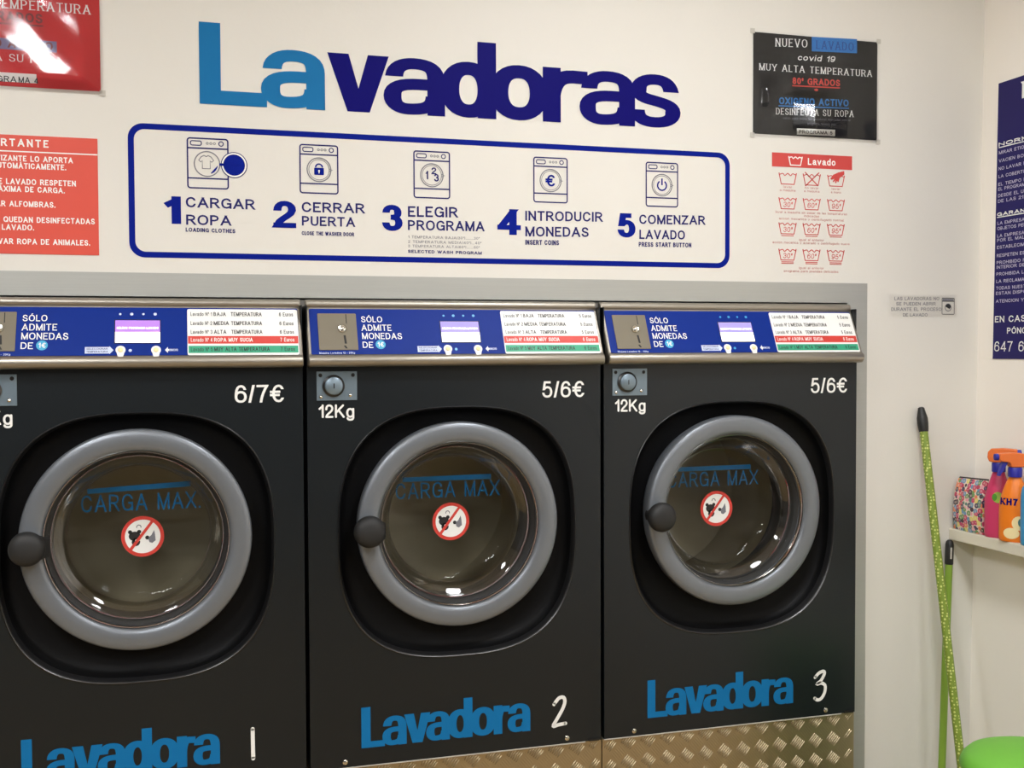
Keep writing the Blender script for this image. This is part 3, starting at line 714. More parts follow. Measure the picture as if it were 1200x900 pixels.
P5 = ['5 Euros', '5 Euros', '5 Euros', '6 Euros', '6 Euros']; P6 = ['6 Euros', '6 Euros', '6 Euros', '7 Euros', '7 Euros']
washer(0, 'charcoal washing machine lettered Lavadora 1 and priced 6/7\u20ac, at the left', '6/7\u20ac', P6, '1')
washer(1, 'charcoal washing machine lettered Lavadora 2, the middle one of the row', '5/6\u20ac', P5, '2')
washer(2, 'charcoal washing machine lettered Lavadora 3, beside the steel jamb and the brooms', '5/6\u20ac', P5, '3')

# ------------------------------------------------------------------ tread plate plinths
def plinth(i, label):
    dx = (i-1)*PITCHW; F = Plane((dx, .006, 0), (1, 0, 0), (0, 0, 1)); b = MB()
    xe = .6985 if i < 2 else .6970
    b.slab(F, rect(.0015, .001, xe, ZB-.003), -.004, 0)
    b.box((dx+.0015, .0102, ZB-.010), (dx+xe, .60, ZB-.003))
    b.box((dx+.0015, .55, .001), (dx+xe, .6, ZB-.0101))
    st = .0515; top_ = ZB-.0065
    for c in range(-1, 28):
        for r in range(-1, 19):
            if (c+r) % 2: continue
            s = 1 if c % 2 == 0 else -1                   # one set of bars leans right, the set between them leans left
            cu, cv = .0180+c*st/2, ZB-.0145-r*st/2
            d = Vector((s*.64, .768)); nn = Vector((-d.y, d.x)); hgt = .0022 if s > 0 else .0002  # left-leaning bars nearly flat: their faintness under the light is built into height
            for k in range(6):
                m = Vector((cu, cv))+nn*((k-2.5)*.0057); a_, e_ = m-d*.0138, m+d*.0138
                if e_.y > top_:
                    if a_.y > top_-.004: continue
                    e_ = e_+d*((top_-e_.y)/d.y)
                if min(a_.x, e_.x) < .005 or max(a_.x, e_.x) > xe-.004 or a_.y < .008: continue
                hw = .0019; m = (a_+e_)/2; ln = (e_-a_).length/2
                v = []; f = []                             # rounded bar: five rows along, five points across
                for al, sc in ((-1, .15), (-.8, .85), (0, 1), (.8, .85), (1, .15)):
                    for ac, hh in ((-1, 0), (-.62, .72), (0, 1), (.62, .72), (1, 0)):
                        p = m+d*ln*al+nn*hw*ac*max(sc, .4); v.append(F.at(p.x, p.y, .0001+hgt*hh*sc))
                for a in range(4):
                    for c_ in range(4): f.append((a*5+c_, a*5+c_+1, a*5+c_+6, a*5+c_+5))
                b.add(v, f if s < 0 else [q_[::-1] for q_ in f])
    o = b.build('plinth', 'tread_plate', smooth=70, loc=(dx+.35, .3, 0)); tag(o, label, 'plinth', 'tread plate plinths')
plinth(0, 'aluminium tread plate plinth below the machine numbered 1, hidden under the frame edge')
plinth(1, 'aluminium tread plate plinth below the machine numbered 2')
plinth(2, 'aluminium tread plate plinth below the machine numbered 3, ending at the steel jamb')

# ------------------------------------------------------------------ signs on the back wall
W = P_WALL
# big word
t = thing('wall_lettering', W.at(.36, 2.0, 0), 'large blue vinyl word Lavadoras on the wall above the numbered instructions', 'lettering')
bxs = [(234, 313, 25.5, 123), (306, 381, 58, 131.5), (384, 456, 66.5, 133), (449.5, 521.5, 71, 138.5), (516, 581.5, 52.5, 140.5), (574, 642, 80, 144.5), (636, 688.5, 82.5, 145), (679, 744, 85, 148), (737, 797.5, 86.5, 151.5)]
base0, base1 = W.uv(236, 121.5), W.uv(780, 150)
capw = W.uv(236, 25.5)[1]-base0[1]
for c, bx in zip('Lavadoras', bxs):
    pu = lambda x: W.uv(x, 121.5+(x-236)*.0515)[0]
    b = MB(); heavy(b, W, c, pu(bx[0]), base0[1]+(base1[1]-base0[1])*(bx[0]-236)/544, 0, capw, .0006, boxes=[(pu(bx[0]), pu(bx[1]))], pen=.255)
    b.build('letter', 'vinyl_sky' if bx[0] < 350 else 'vinyl_navy', t, smooth=0)
# instruction panel
t = thing('instruction_sign', W.at(.35, 1.74, 0), 'blue-framed vinyl sign of five numbered washing steps with small machine pictures', 'sign')
b = MB(); z0_, z1_, u0_, u1_ = 1.592, 1.8795, -.3645, 1.0610; tw = .0125
o_ = rrect(u0_, z0_, u1_, z1_, .032, 8); i_ = rrect(u0_+tw, z0_+tw, u1_-tw, z1_-tw, .022, 8); k = len(o_)
b.add([W.at(*p, .0006) for p in o_+i_], [(j, (j+1) % k, k+(j+1) % k, k+j) for j in range(k)]); b.build('frame', 'vinyl_royal', t, smooth=0)
def washer_icon(kind, a, c):
    (u0, v1), (u1, v0) = W.uv(*a), W.uv(*c); b = MB().use('vinyl_ink'); wd, hh = u1-u0, v1-v0; ln = wd*.035
    def loop(pts, n=.0006, w_=ln): b.stroke(W, pts, w_, n, closed=True)
    loop(rrect(u0+ln/2, v0+ln/2, u1-ln/2, v1-ln/2, wd*.06, 4))
    for fv in (.795, .205): b.flat(W, rect(u0, v0+hh*fv-ln/2, u1, v0+hh*fv+ln/2), .0007)
    loop(rrect(u0+wd*.09, v0+hh*.85, u0+wd*.35, v0+hh*.935, wd*.04, 3), .0006, ln*.7)
    loop(circle(u0+wd*.82, v0+hh*.895, wd*.055, 16), .0006, ln*.7)
    for k_ in range(3): b.use('print_grey').stroke(W, circle(u0+wd*(.49+.085*k_), v0+hh*.895, wd*.026, 10), ln*.5, .0006, closed=True)
    cu, cv = u0+wd*.5, v0+hh*.49; r_ = wd*.305; b.use('vinyl_ink')
    if kind == 1:
        cv = v0+hh*.49; cu = u0+wd*.48
        b.use('print_grey'); loop(circle(cu, cv, r_), .0008, ln*.8)
        s_ = wd*.017; pts = [(-7, 9), (-3, 11), (0, 9.5), (3, 11), (7, 9), (10.5, 4), (7.5, 1.5), (5.5, 3.5), (5.5, -8), (-5.5, -8), (-5.5, 3.5), (-7.5, 1.5), (-10.5, 4)]
        loop([(cu-wd*.02+x*s_, cv+wd*.02+y*s_) for x, y in pts], .0008, ln*.7)
        b.use('vinyl_royal').flat(W, [(cu+r_*.85*math.cos(t_), cv+r_*.85*math.sin(t_)) for t_ in (-1.2, -.9, -.6, -.3, -.1)]+[(cu+r_*.55, cv-r_*.4), (cu+r_*.3, cv-r_*.7)], .0008)
        du = u0+wd*1.13; b.use('print_white').flat(W, circle(du, cv, r_*1.03), .0009); b.use('vinyl_ink'); loop(circle(du, cv, r_*1.02), .0011, ln*.6)
        b.use('vinyl_royal').flat(W, circle(du, cv, r_*.86), .0012); b.flat(W, rect(cu+r_*.95, cv-wd*.03, du-r_*.8, cv+wd*.03), .0012)
    else:
        b.use('print_grey'); loop(circle(cu, cv, r_), .0008, ln*.8); b.ring2(W, cu, cv, r_*.83, r_*.88, .0008, 40)
        b.stroke(W, [(cu+r_*.86, cv+wd*.03), (cu+r_*1.15, cv), (cu+r_*.86, cv-wd*.03)], ln*.6, .0009); b.use('vinyl_royal')
        if kind == 2:
            b.flat(W, rrect(cu-wd*.125, cv-wd*.135, cu+wd*.125, cv+wd*.05, wd*.02, 3), .0009); b.ring2(W, cu, cv+wd*.06, wd*.068, wd*.105, .0009, 20, 0, PI)
            b.use('print_white').flat(W, circle(cu, cv-wd*.03, wd*.025, 12), .0012); b.flat(W, rect(cu-wd*.01, cv-wd*.095, cu+wd*.01, cv-wd*.03), .0012)
        if kind == 3:
            b.use('vinyl_ink')
            for s_, x, y, h_ in (('1', -.17, -.11, .22), ('2', -.01, .03, .18), ('3', .06, -.16, .2)): text(b, W, s_, cu+wd*x, cv+wd*y, cu+wd*(x+(.07 if s_ == '1' else .13)), wd*h_, .0009, wt=.2)
        if kind == 4: text(b, W, '\u20ac', cu-wd*.15, cv-wd*.16, cu+wd*.13, wd*.32, .0009, wt=.17)
        if kind == 5: b.ring2(W, cu, cv-wd*.01, wd*.115, wd*.155, .0009, 30, PI/2+.6, PI/2+2*PI-.6); b.flat(W, rect(cu-wd*.02, cv, cu+wd*.02, cv+wd*.19), .0009)
    b.build('machine_picture', None, t, smooth=0)
for k_, a, c in ((1, (218.6, 160.6), (268.4, 222.4)), (2, (350.6, 168.4), (396.8, 228.1)), (3, (484.2, 176), (527.6, 233.5)), (4, (624.8, 183.4), (665.3, 238.6)), (5, (756.5, 189.4), (794.6, 243.4))): washer_icon(k_, a, c)
for s_, a, c in (('1', (189.5, 229.6), (212.3, 262.6)), ('2', (320, 235), (347.2, 267.4)), ('3', (447.5, 239.6), (471.8, 271)), ('4', (582.6, 244.6), (610.4, 275.6)), ('5', (723.4, 249.6), (744.6, 278.6))):
    (a0, a1), (c0, c1) = W.uv(*a), W.uv(*c); b = MB(); text(b, W, s_, a0, c1, c0, a1-c1, .0006, wt=.27, wyt=.19); b.build('step_number', 'vinyl_royal', t, smooth=0)
for lines in ((('CARGAR', (217.8, 242.8), (298.6, 245.8), 230.6, .185), ('ROPA', (218.2, 263.4), (271, 264.6), 251.4, .185), ('LOADING CLOTHES', (217.6, 271.4), (275.8, 273.4), 266.6, .24)),
              (('CERRAR', (353.6, 248.4), (427.2, 250.2), 236.6, .185), ('PUERTA', (353.8, 264.3), (416, 266), 253, .185), ('CLOSE THE WASHER DOOR', (353.6, 275.4), (415, 277), 270.9, .24)),
              (('ELEGIR', (478, 254), (536.3, 255), 241.6, .185), ('PROGRAMA', (478, 269.6), (567.6, 271.2), 257.8, .185), ('SELECTED WASH PROGRAM', (478, 296.2), (564.5, 298.4), 292.6, .24)),
              (('INTRODUCIR', (615.5, 258.6), (706, 260), 247, .185), ('MONEDAS', (615.6, 277), (689.8, 277.8), 265.4, .185), ('INSERT COINS', (615.4, 286.8), (655, 287.4), 281, .24)),
              (('COMENZAR', (749, 262.4), (826.2, 263.6), 251.4, .185), ('LAVADO', (749.2, 280), (802.6, 280.8), 269.2, .185), ('PRESS START BUTTON', (748.4, 289), (810, 290), 283.6, .24))):
    b = MB(); b.use('vinyl_ink')
    for s_, a, c, tp, wt in lines: ptext(b, W, s_, a, c, tp, .0006, wt=wt, res=4, gap=.14)
    if lines[0][0] == 'ELEGIR':
        b.use('print_grey')
        for s_, y, xe in (('1 TEMPERATURA BAJA(30\u00ba)........30\u00ba', 279.2, 562), ('2 TEMPERATURA MEDIA(40\u00ba)...40\u00ba', 284.7, 564), ('3 TEMPERATURA ALTA(60\u00ba).......60\u00ba', 289.8, 562)): ptext(b, W, s_, (478.2, y), (xe, y+1.8), y-3.2, .0006, wt=.15, res=2, gap=.2)
    b.build('step_text', None, t, smooth=0)

# sheets in plastic pockets
def wavy_sleeve(u0, v0, u1, v1, seed, amp, parent, folds=()):
    rng = random.Random(seed); nx, ny = 110, 72; ph = [rng.uniform(0, 6.3) for _ in range(8)]; v = []; f = []
    for j in range(ny+1):
        for i_ in range(nx+1):
            a, c = i_/nx, j/ny; u, q_ = u0+(u1-u0)*a, v0+(v1-v0)*c
            edge = min(1, 8*min(a, 1-a, c, 1-c))
            d = math.sin(6*a+2*c+ph[0])+.7*math.sin(5*c-3*a+ph[1])+.6*math.sin(10*a+7*c+ph[2])+.4*math.sin(14*a-6*c+ph[3])+.18*math.sin(23*a+17*c+ph[4])
            h = 0
            for (fu, up, dn, hh, c0, c1) in folds:      # soft crease: rises over up, sinks over dn, between heights c0 and c1
                x_ = u-fu; p = 0 if x_ < 0 or x_ > up+dn else (x_/up if x_ < up else 1-(x_-up)/dn)
                g = max(0, min(1, (c-c0)/.06))*max(0, min(1, (c1-c)/.12)); h += hh*p*g
            v.append(W.at(u, q_, .0030+amp*(d+2.9)*edge+h))
    for j in range(ny):
        for i_ in range(nx): k_ = j*(nx+1)+i_; f.append((k_, k_+1, k_+nx+2, k_+nx+1))
    MB().add(v, f).build('plastic_pocket', 'plastic_sleeve', parent, smooth=180)
def corner_tape(parent, pts):
    for (u, q_) in pts: MB().slab(W, rect(u-.006, q_-.006, u+.006, q_+.006), .0026, .0031).build('corner_tape', 'tape_grey', parent, smooth=0)
bu0, bu1, bv0, bv1 = 1.1255, 1.4845, 1.9315, 2.185
t = thing('covid_notice', W.at((bu0+bu1)/2, bv0, 0), 'black notice reading Nuevo lavado covid 19 in a shiny plastic pocket', 'notice')
MB().slab(W, rect(bu0, bv0, bu1, bv1), .0002, .0012).build('sheet', 'sheet_black', t, smooth=0)
b = MB(); b.use('print_white')
ptext(b, W, 'NUEVO', (908.4, 54.6), (945.8, 56), 45, .0016, wt=.16, wyt=.08, serif=True, gap=.28)
ptext(b, W, 'covid 19', (934.2, 70.6), (977.6, 73), 63.8, .0016, wt=.17, shear=.22)
ptext(b, W, 'MUY ALTA TEMPERATURA', (889.4, 82.2), (1021.4, 90.4), 74.2, .0016, wt=.16, wyt=.08, serif=True, gap=.26)
ptext(b, W, 'DESINFECTA SU ROPA', (909, 134.2), (999.8, 137.4), 126.6, .0016, wt=.16, wyt=.08, serif=True, gap=.26)
b.use('print_grey'); ptext(b, W, 'valido para todas las lavadoras marcadas con el', (917, 139.8), (996, 142.4), 136.8, .0016, wt=.1, res=2)
ptext(b, W, 'programa numero seis', (946, 146.2), (979, 147.6), 143, .0016, wt=.1, res=2)
b.use('sheet_blue'); b.flat(W, pq(W, (950.9, 60.2), (1003.9, 62.6), (1003.9, 46), (950.9, 43.2)), .0016)
b.use('text_deep_blue'); ptext(b, W, 'LAVADO', (956, 57.4), (1000, 60), 47.6, .0019, wt=.16, wyt=.08, serif=True, gap=.28)
b.use('print_red'); ptext(b, W, '80\u00ba GRADOS', (928.4, 98.6), (984, 101.4), 90.8, .0016, wt=.22); b.flat(W, pq(W, (928, 101.2), (984, 104), (984, 102.6), (928, 99.8)), .0016)
ptext(b, W, '+', (954, 108.2), (958.4, 108.4), 101.6, .0016, wt=.3)
b.use('sheet_blue'); ptext(b, W, 'OX\u00cdGENO ACTIVO'.replace('\u00cd', 'I'), (912.6, 122.2), (994, 125), 114, .0016, wt=.22); b.flat(W, pq(W, (912, 124.8), (994.4, 127.8), (994.4, 126.4), (912, 123.4)), .0016)
b.use('print_white'); b.flat(W, pq(W, (933.4, 157.8), (978.2, 159.6), (978.2, 152.2), (933.4, 150.4)), .0016)
b.use('print_black'); ptext(b, W, 'PROGRAMA 5', (936, 156.4), (975, 158), 152.4, .0019, wt=.2); b.build('print', None, t, smooth=0)
wavy_sleeve(bu0-.004, bv0-.006, bu1+.004, bv1+.004, 4, .0004, t, ((1.235, .058, .10, .0195, .03, .46), (1.146, .020, .05, .0066, .25, .55))); corner_tape(t, [(bu0-.003, bv1+.002), (bu1+.003, bv1+.002), (bu0-.003, bv0-.004), (bu1+.003, bv0-.004)])
ru1, rv0 = -.4175, 1.942; ru0, rv1 = ru1-.359, rv0+.2535
t = thing('temperature_notice', W.at((ru0+ru1)/2, rv0, 0), 'red notice about temperatura and grados in a glaring plastic pocket, top left', 'notice')
MB().slab(W, rect(ru0, rv0, ru1, rv1), .0002, .0012).build('sheet', 'sheet_red', t, smooth=0)
b = MB(); b.use('print_white')
def rtext(s_, xr, y, tp, wt, n=.0016, **k):
    u1, v0 = W.uv(xr, y); text(b, W, s_, 0, v0, u1, W.uv(xr, tp)[1]-v0, n, wt=wt, anchor='right', **k)
u1, v0 = W.uv(106.2, 17.4); ue = W.uv(2.6, 10.5)[0]; text(b, W, 'EMPERATURA', ue, v0, u1, .0195, .0016, wt=.16, wyt=.08, serif=True, gap=.24)
text(b, W, 'ALTA T', ue-.1, v0, ue-.005, .0195, .0016, wt=.16, wyt=.08, serif=True, gap=.24)
rtext('DESINFECTA SU ROPA', 73.5, 76, 67.4, .13, wyt=.08, serif=True, gap=.24)
b.use('text_dark_red'); u1, v0 = W.uv(50, 28); text(b, W, '60\u00ba GRADOS', u1-.155, v0, u1, .020, .0016, wt=.22); b.flat(W, rect(u1-.157, v0-.0065, u1+.001, v0-.0035), .0016)
b.use('band_slate'); b.flat(W, rect(ru0+.03, W.uv(60, 61.5)[1], W.uv(66.7, 55)[0], W.uv(60, 48.5)[1]), .0016)
b.use('text_dark_red'); u1, v0 = W.uv(62, 59.5); text(b, W, 'OXIGENO ACTIVO', u1-.2, v0, u1, .017, .0019, wt=.2)
b.use('print_white'); gx = W.uv(43, 98); b.flat(W, rect(gx[0]-.15, gx[1], gx[0], gx[1]+.019), .0016)
b.use('print_black'); u1, v0 = W.uv(19.5, 97); text(b, W, 'PROGRA', u1-.076, v0, u1, .0125, .0019, wt=.16); text(b, W, 'MA 4', u1+.004, v0, u1+.042, .0125, .0019, wt=.16); b.build('print', None, t, smooth=0)
wavy_sleeve(ru0-.004, rv0-.006, ru1+.006, rv1+.004, 11, .0015, t); corner_tape(t, [(ru1+.004, rv0-.004), (ru1+.004, rv1+.002)])
# red important notice
iu1, iv0, iv1 = -.4255, 1.5945, 1.8415; iu0 = iu1-.40
t = thing('rules_notice', W.at((iu0+iu1)/2, iv0, 0), 'matt orange-red notice headed Importante with white rules, below the glossy red one', 'notice')
MB().slab(W, rect(iu0, iv0, iu1, iv1), .0002, .0012).build('sheet', 'sign_red', t, smooth=0)
b = MB(); b.use('print_white')
k0 = W.uv(57, 173.4); text(b, W, 'IMPORTANTE', k0[0]-.152, k0[1], k0[0], .0158, .0016, wt=.2, gap=.34)
b.flat(W, rect(iu0, W.uv(60, 180)[1], iu1, W.uv(60, 178.6)[1]), .0016)
for s_, xr, y in (('SUAVIZANTE LO APORTA', 85.5, 191.6), ('AUTOM\u00c1TICAMENTE.', 77.6, 199.8), ('DE LAVADO RESPETEN', 89, 218.6), ('LA M\u00c1XIMA DE CARGA.', 76, 226.8), ('NO LAVAR ALFOMBRAS.', 65, 243.6), ('NO QUEDAN DESINFECTADAS', 111.2, 263), ('EN CADA LAVADO.', 40, 270.2), ('NO LAVAR ROPA DE ANIMALES.', 105.6, 288)):
    u1, v0 = W.uv(xr, y); text(b, W, s_, 0, v0, u1, .0118, .0016, wt=.2, anchor='right', gap=.17, narrow=.84)
b.build('print', None, t, smooth=0)
# wash symbols
t = thing('wash_symbols_sign', W.at(1.295, 1.60, 0), 'red and white vinyl chart of wash tub symbols headed Lavado below the black notice', 'sign')
b = MB(); b.flat(W, rect(1.179, 1.8515, 1.4115, 1.887), .0006); b.build('header_band', 'tub_red', t, smooth=0)
def tub(cu, cv, w_, h_, ln, n, mat_, deco, bars):
    b.use(mat_); a, c = w_/2, w_*.37; y0_, y1_ = cv-h_/2, cv+h_/2
    b.stroke(W, [(cu-a, y1_), (cu-c, y0_), (cu+c, y0_), (cu+a, y1_)], ln, n)
    b.stroke(W, smooth_line([(cu-a*.93, y1_-h_*.16), (cu-a*.55, y1_-h_*.06), (cu-a*.33, y1_-h_*.24), (cu, y1_-h_*.04), (cu+a*.33, y1_-h_*.24), (cu+a*.55, y1_-h_*.06), (cu+a*.93, y1_-h_*.16)], 3), ln*.8, n)
    if deco == 'x':
        b.stroke(W, [(cu-a*.8, y1_+h_*.15), (cu+a*.75, y0_-h_*.05)], ln, n); b.stroke(W, [(cu+a*.85, y1_+h_*.15), (cu-a*.75, y0_-h_*.1)], ln, n)
    elif deco == 'hand':
        b.flat(W, [(cu+a*.95, y1_+h_*.4), (cu+a*.25, y1_+h_*.25), (cu-a*.35, y1_+h_*.02), (cu-a*.68, cv+h_*.14), (cu-a*.52, cv+h_*.06), (cu-a*.2, cv+h_*.16), (cu-a*.42, cv-h_*.12), (cu-a*.28, cv-h_*.14), (cu-a*.08, cv+h_*.04), (cu-a*.12, cv-h_*.22), (cu+a*.02, cv-h_*.22), (cu+a*.12, cv+h_*.02), (cu+a*.2, cv-h_*.14), (cu+a*.3, cv-h_*.1), (cu+a*.42, cv+h_*.25), (cu+a*.98, y1_+h_*.1)], n+.0002)
    elif deco: text(b, W, deco, cu-w_*.25, y0_+h_*.16, cu+w_*.27, h_*.46, n, wt=.13, shear=.1, res=4)
    for k_ in range(bars): b.flat(W, rect(cu-c*.95, y0_-h_*.13-k_*h_*.13-ln*.7, cu+c*.95, y0_-h_*.13-k_*h_*.13), n)
b = MB(); (hu, hv) = W.uv(932, 188.6); tub(hu, hv, .039, .022, .0034, .0010, 'print_white', '', 0)
p0, p1 = W.uv(946.5, 193.2), W.uv(978.8, 194.4); text(b, W, 'Lavado', p0[0], p0[1], p1[0], .0175, .0010, wt=.19, gap=.18, skew=p1[1]-p0[1]); b.build('header_print', None, t, smooth=0)
b = MB()
cols_ = [W.uv(923, 209)[0], W.uv(951.2, 209)[0], W.uv(979.6, 209)[0]]
for r_, (yc, deg, bars) in enumerate(((1.8225, None, 0), (1.7600, 1, 0), (1.6965, 1, 1), (1.6300, 1, 2))):
    for c_ in range(3):
        d_ = ('', 'x', 'hand')[c_] if deg is None else ('30\u00ba', '60\u00ba', '95\u00ba')[c_]
        tub(cols_[c_], yc, .050, .0285, .0028, .0006, 'tub_red', d_, bars)
b.use('tub_text')
for s_, a, y in (('lavar', 0, 1.7985), ('a maquina', 0, 1.7900), ('no lavar', 1, 1.7985), ('a maquina', 1, 1.7900), ('lavar', 2, 1.7985), ('a mano', 2, 1.7900)):
    hw = .0025*len(s_); text(b, W, s_, cols_[a]-hw, y, cols_[a]+hw, .0058, .0006, wt=.13, res=3)
for s_, hw, y in (('lavar a maquina sin pasar de las temperaturas', .104, 1.7345), ('indicadas', .022, 1.7265), ('accion mecanica y centrifugado normal', .094, 1.7180), ('igual al anterior', .036, 1.6655), ('accion mecanica y aclarado y centrifugado suave', .112, 1.6575), ('igual al anterior', .036, 1.5935), ('programa para prendas delicadas', .079, 1.5852)):
    text(b, W, s_, cols_[1]-hw, y, cols_[1]+hw, .0060, .0006, wt=.13, res=3)
b.build('tub_symbols', None, t, smooth=0)
# little sticker by the corner
s0, s1 = W.uv(1041, 345), W.uv(1121, 372)
t = thing('door_warning_sticker', W.at((s0[0]+s1[0])/2, s1[1], 0), 'small clear sticker saying the machines cannot be opened during the wash, beside the steel jamb', 'sticker')
b = MB().flat(W, rect(s0[0], s1[1], s1[0], s0[1]), .0005); b.build('film', 'sticker_film', t, smooth=0)
b = MB().use('print_grey')
for s_, a, c, tp in (('LAS LAVADORAS NO', (1047.9, 351.8), (1100.4, 351.8), 347.9), ('SE PUEDEN ABRIR', (1050, 357.9), (1096.3, 357.9), 354.1), ('DURANTE EL PROCESO', (1044.2, 364.3), (1103, 364.3), 360.4), ('DE LAVADO', (1057.9, 370.8), (1086.7, 370.8), 367.1)): ptext(b, W, s_, a, c, tp, .0009, wt=.15, res=3)
(a0, a1), (c0, c1) = W.uv(1103.8, 349.4), W.uv(1117.9, 368.3); b.use('print_black').stroke(W, rrect(a0, c1, c0, a1, .002, 3), .0016, .0009, closed=True)
b.flat(W, rect(a0, a1-.009, c0, a1-.0075), .0009); b.use('print_grey').flat(W, rect(a0+.002, a1-.007, c0-.002, a1-.002), .0009)
cu, cv = (a0+c0)/2, c1+(a1-c1)*.42; b.ring2(W, cu, cv, .0085, .0105, .0009, 24); b.use('print_black').flat(W, [(cu+.0085*math.cos(x), cv+.001+.0085*math.sin(x)) for x in [math.radians(170-170*j/10) for j in range(11)]]+[(cu+.004, cv-.004)], .0011)
b.build('print', None, t, smooth=0)

# ------------------------------------------------------------------ right wall
S = P_SIDE
pu0, pv1 = S.uv(1171, 98); _, pv0 = S.uv(1164, 420.5); pu0 = (pu0+S.uv(1164, 420.5)[0])/2
t = thing('rules_poster', S.at(pu0+.25, pv0, 0), 'tall navy blue poster of white rules on the right wall, cut off by the edge', 'poster')
MB().slab(S, rect(pu0, pv0, pu0+.50, pv1), .0002, .0022).build('sheet', 'poster_navy', t, smooth=0)
b = MB().use('print_white')
def sv(y, x=1169): return S.uv(x, y)[1]
hu = S.uv(1198.7, 105)[0]; text(b, S, 'NORMAS', hu, sv(115.4, 1199), hu+.30, sv(95.6, 1199)-sv(115.4, 1199), .0026, wt=.24)
for s_, y, y2 in (('NORMAS DE USO', 172.6, 168.0), ('GARANTIA DE LAVADO', 253.8, 249.6)):
    v0, v1 = sv(y), sv(y2); b.flat(S, rect(pu0+.006, v0-.004, pu0+.34, v0-.0015), .0026); text(b, S, s_, pu0+.006, v0, pu0+.34, v1-v0, .0026, wt=.26)
b.use('poster_text')
for s_, y in (('MIRAR ETIQUETAS DE LAVADO', 182.0), ('VACIEN BOLSILLOS', 191.5), ('NO LAVAR ROPA DE ANIMALES', 200.6), ('LA COBERTURA DEL SEGURO', 209.6), ('EL TIEMPO DE LAVADO ES SEGUN', 218.8), ('EL PROGRAMA', 224.4), ('DESDE EL ULTIMO LAVADO', 232.0), ('DE LAS 21:00', 238.4),
             ('LA EMPRESA NO SE HACE CARGO', 264.0), ('OBJETOS PERSONALES', 270.2), ('LA EMPRESA NO SE HACE CARGO', 278.8), ('POR EL MAL USO DEL', 284.0), ('ESTABLECIMIENTO', 292.2), ('RESPETEN ESTAS NORMAS', 301.8), ('PROHIBIDO FUMAR EN EL', 310.0), ('INTERIOR DEL LOCAL', 315.4), ('PROHIBIDA LA ENTRADA', 323.4), ('LA RECLAMACION DE', 331.8), ('TODAS NUESTRAS HOJAS', 339.8), ('ESTAN DISPONIBLES', 345.8), ('ATENCION Y SERVICIO', 355.0)):
    v0 = sv(y, 1168); hcap = .0085; text(b, S, s_, pu0+.008, v0, pu0+.008+len(s_)*.0098, hcap, .0026, wt=.17, res=3)
b.use('print_white')
for s_, x, y, tp, per in (('EN CASO DE INCIDENCIA', 1165.2, 378.0, 370.6, .0175), ('P\u00d3NGASE EN', 1181.0, 391.0, 384.0, .0165), ('647 62 9', 1165.6, 411.8, 400.2, .0215)):
    u0, v0 = S.uv(x, y); text(b, S, s_, max(u0, pu0+.006), v0, max(u0, pu0+.006)+len(s_)*per, S.uv(x, tp)[1]-v0, .0026, wt=.19 if s_[0] != '6' else .12)
b.build('print', None, t, smooth=0)
# shelf
SHX, SHZ = 1.7165, .9045
b = MB(); xs = side_x(.88)
b.box((SHX, -.95, SHZ-.030), (side_x(SHZ-.030)-.0004, WALL-.0005, SHZ))
o = b.build('wall_shelf', 'shelf_white', bevel=.002, smooth=0, loc=(SHX+.03, -.4, SHZ-.03)); tag(o, 'narrow white shelf on the right wall holding spray bottles', 'shelf')
# pouch
t = thing('pouch', (1.738, -.01, SHZ), 'zipped pouch with a busy multicoloured print on the shelf, nearest the corner', 'pouch')
ya, yb, h_ = .040, -.076, .136
b = MB(); n_ = 14; v = []; f = []
for j in range(n_+1):
    q_ = j/n_; th = .021*math.sin(PI*min(1, .22+.75*q_))**.8+.001; yy0, yy1 = ya-.004*math.sin(3*q_), yb+.003*math.sin(4*q_)
    lp = [(1.7405-th, yy0), (1.7385-th-.003, (yy0+yy1)/2), (1.7405-th, yy1), (1.7405+th, yy1), (1.7425+th, (yy0+yy1)/2), (1.7405+th, yy0)]
    v += [(x_, y_, SHZ+.001+h_*q_*(1+.03*(ya-y_)/(ya-yb))) for x_, y_ in lp]
for j in range(n_):
    for k_ in range(6): f.append((j*6+k_, j*6+(k_+1) % 6, (j+1)*6+(k_+1) % 6, (j+1)*6+k_))
f += [tuple(reversed(range(6))), tuple(range(n_*6, n_*6+6))]
b.add(v, f).build('bag', 'motley_print', t, smooth=50)
MB().tube((1.7405, ya-.004, SHZ+.138), (1.7405, yb+.003, SHZ+.1425), .0026).build('zip', 'piping_dark', t)
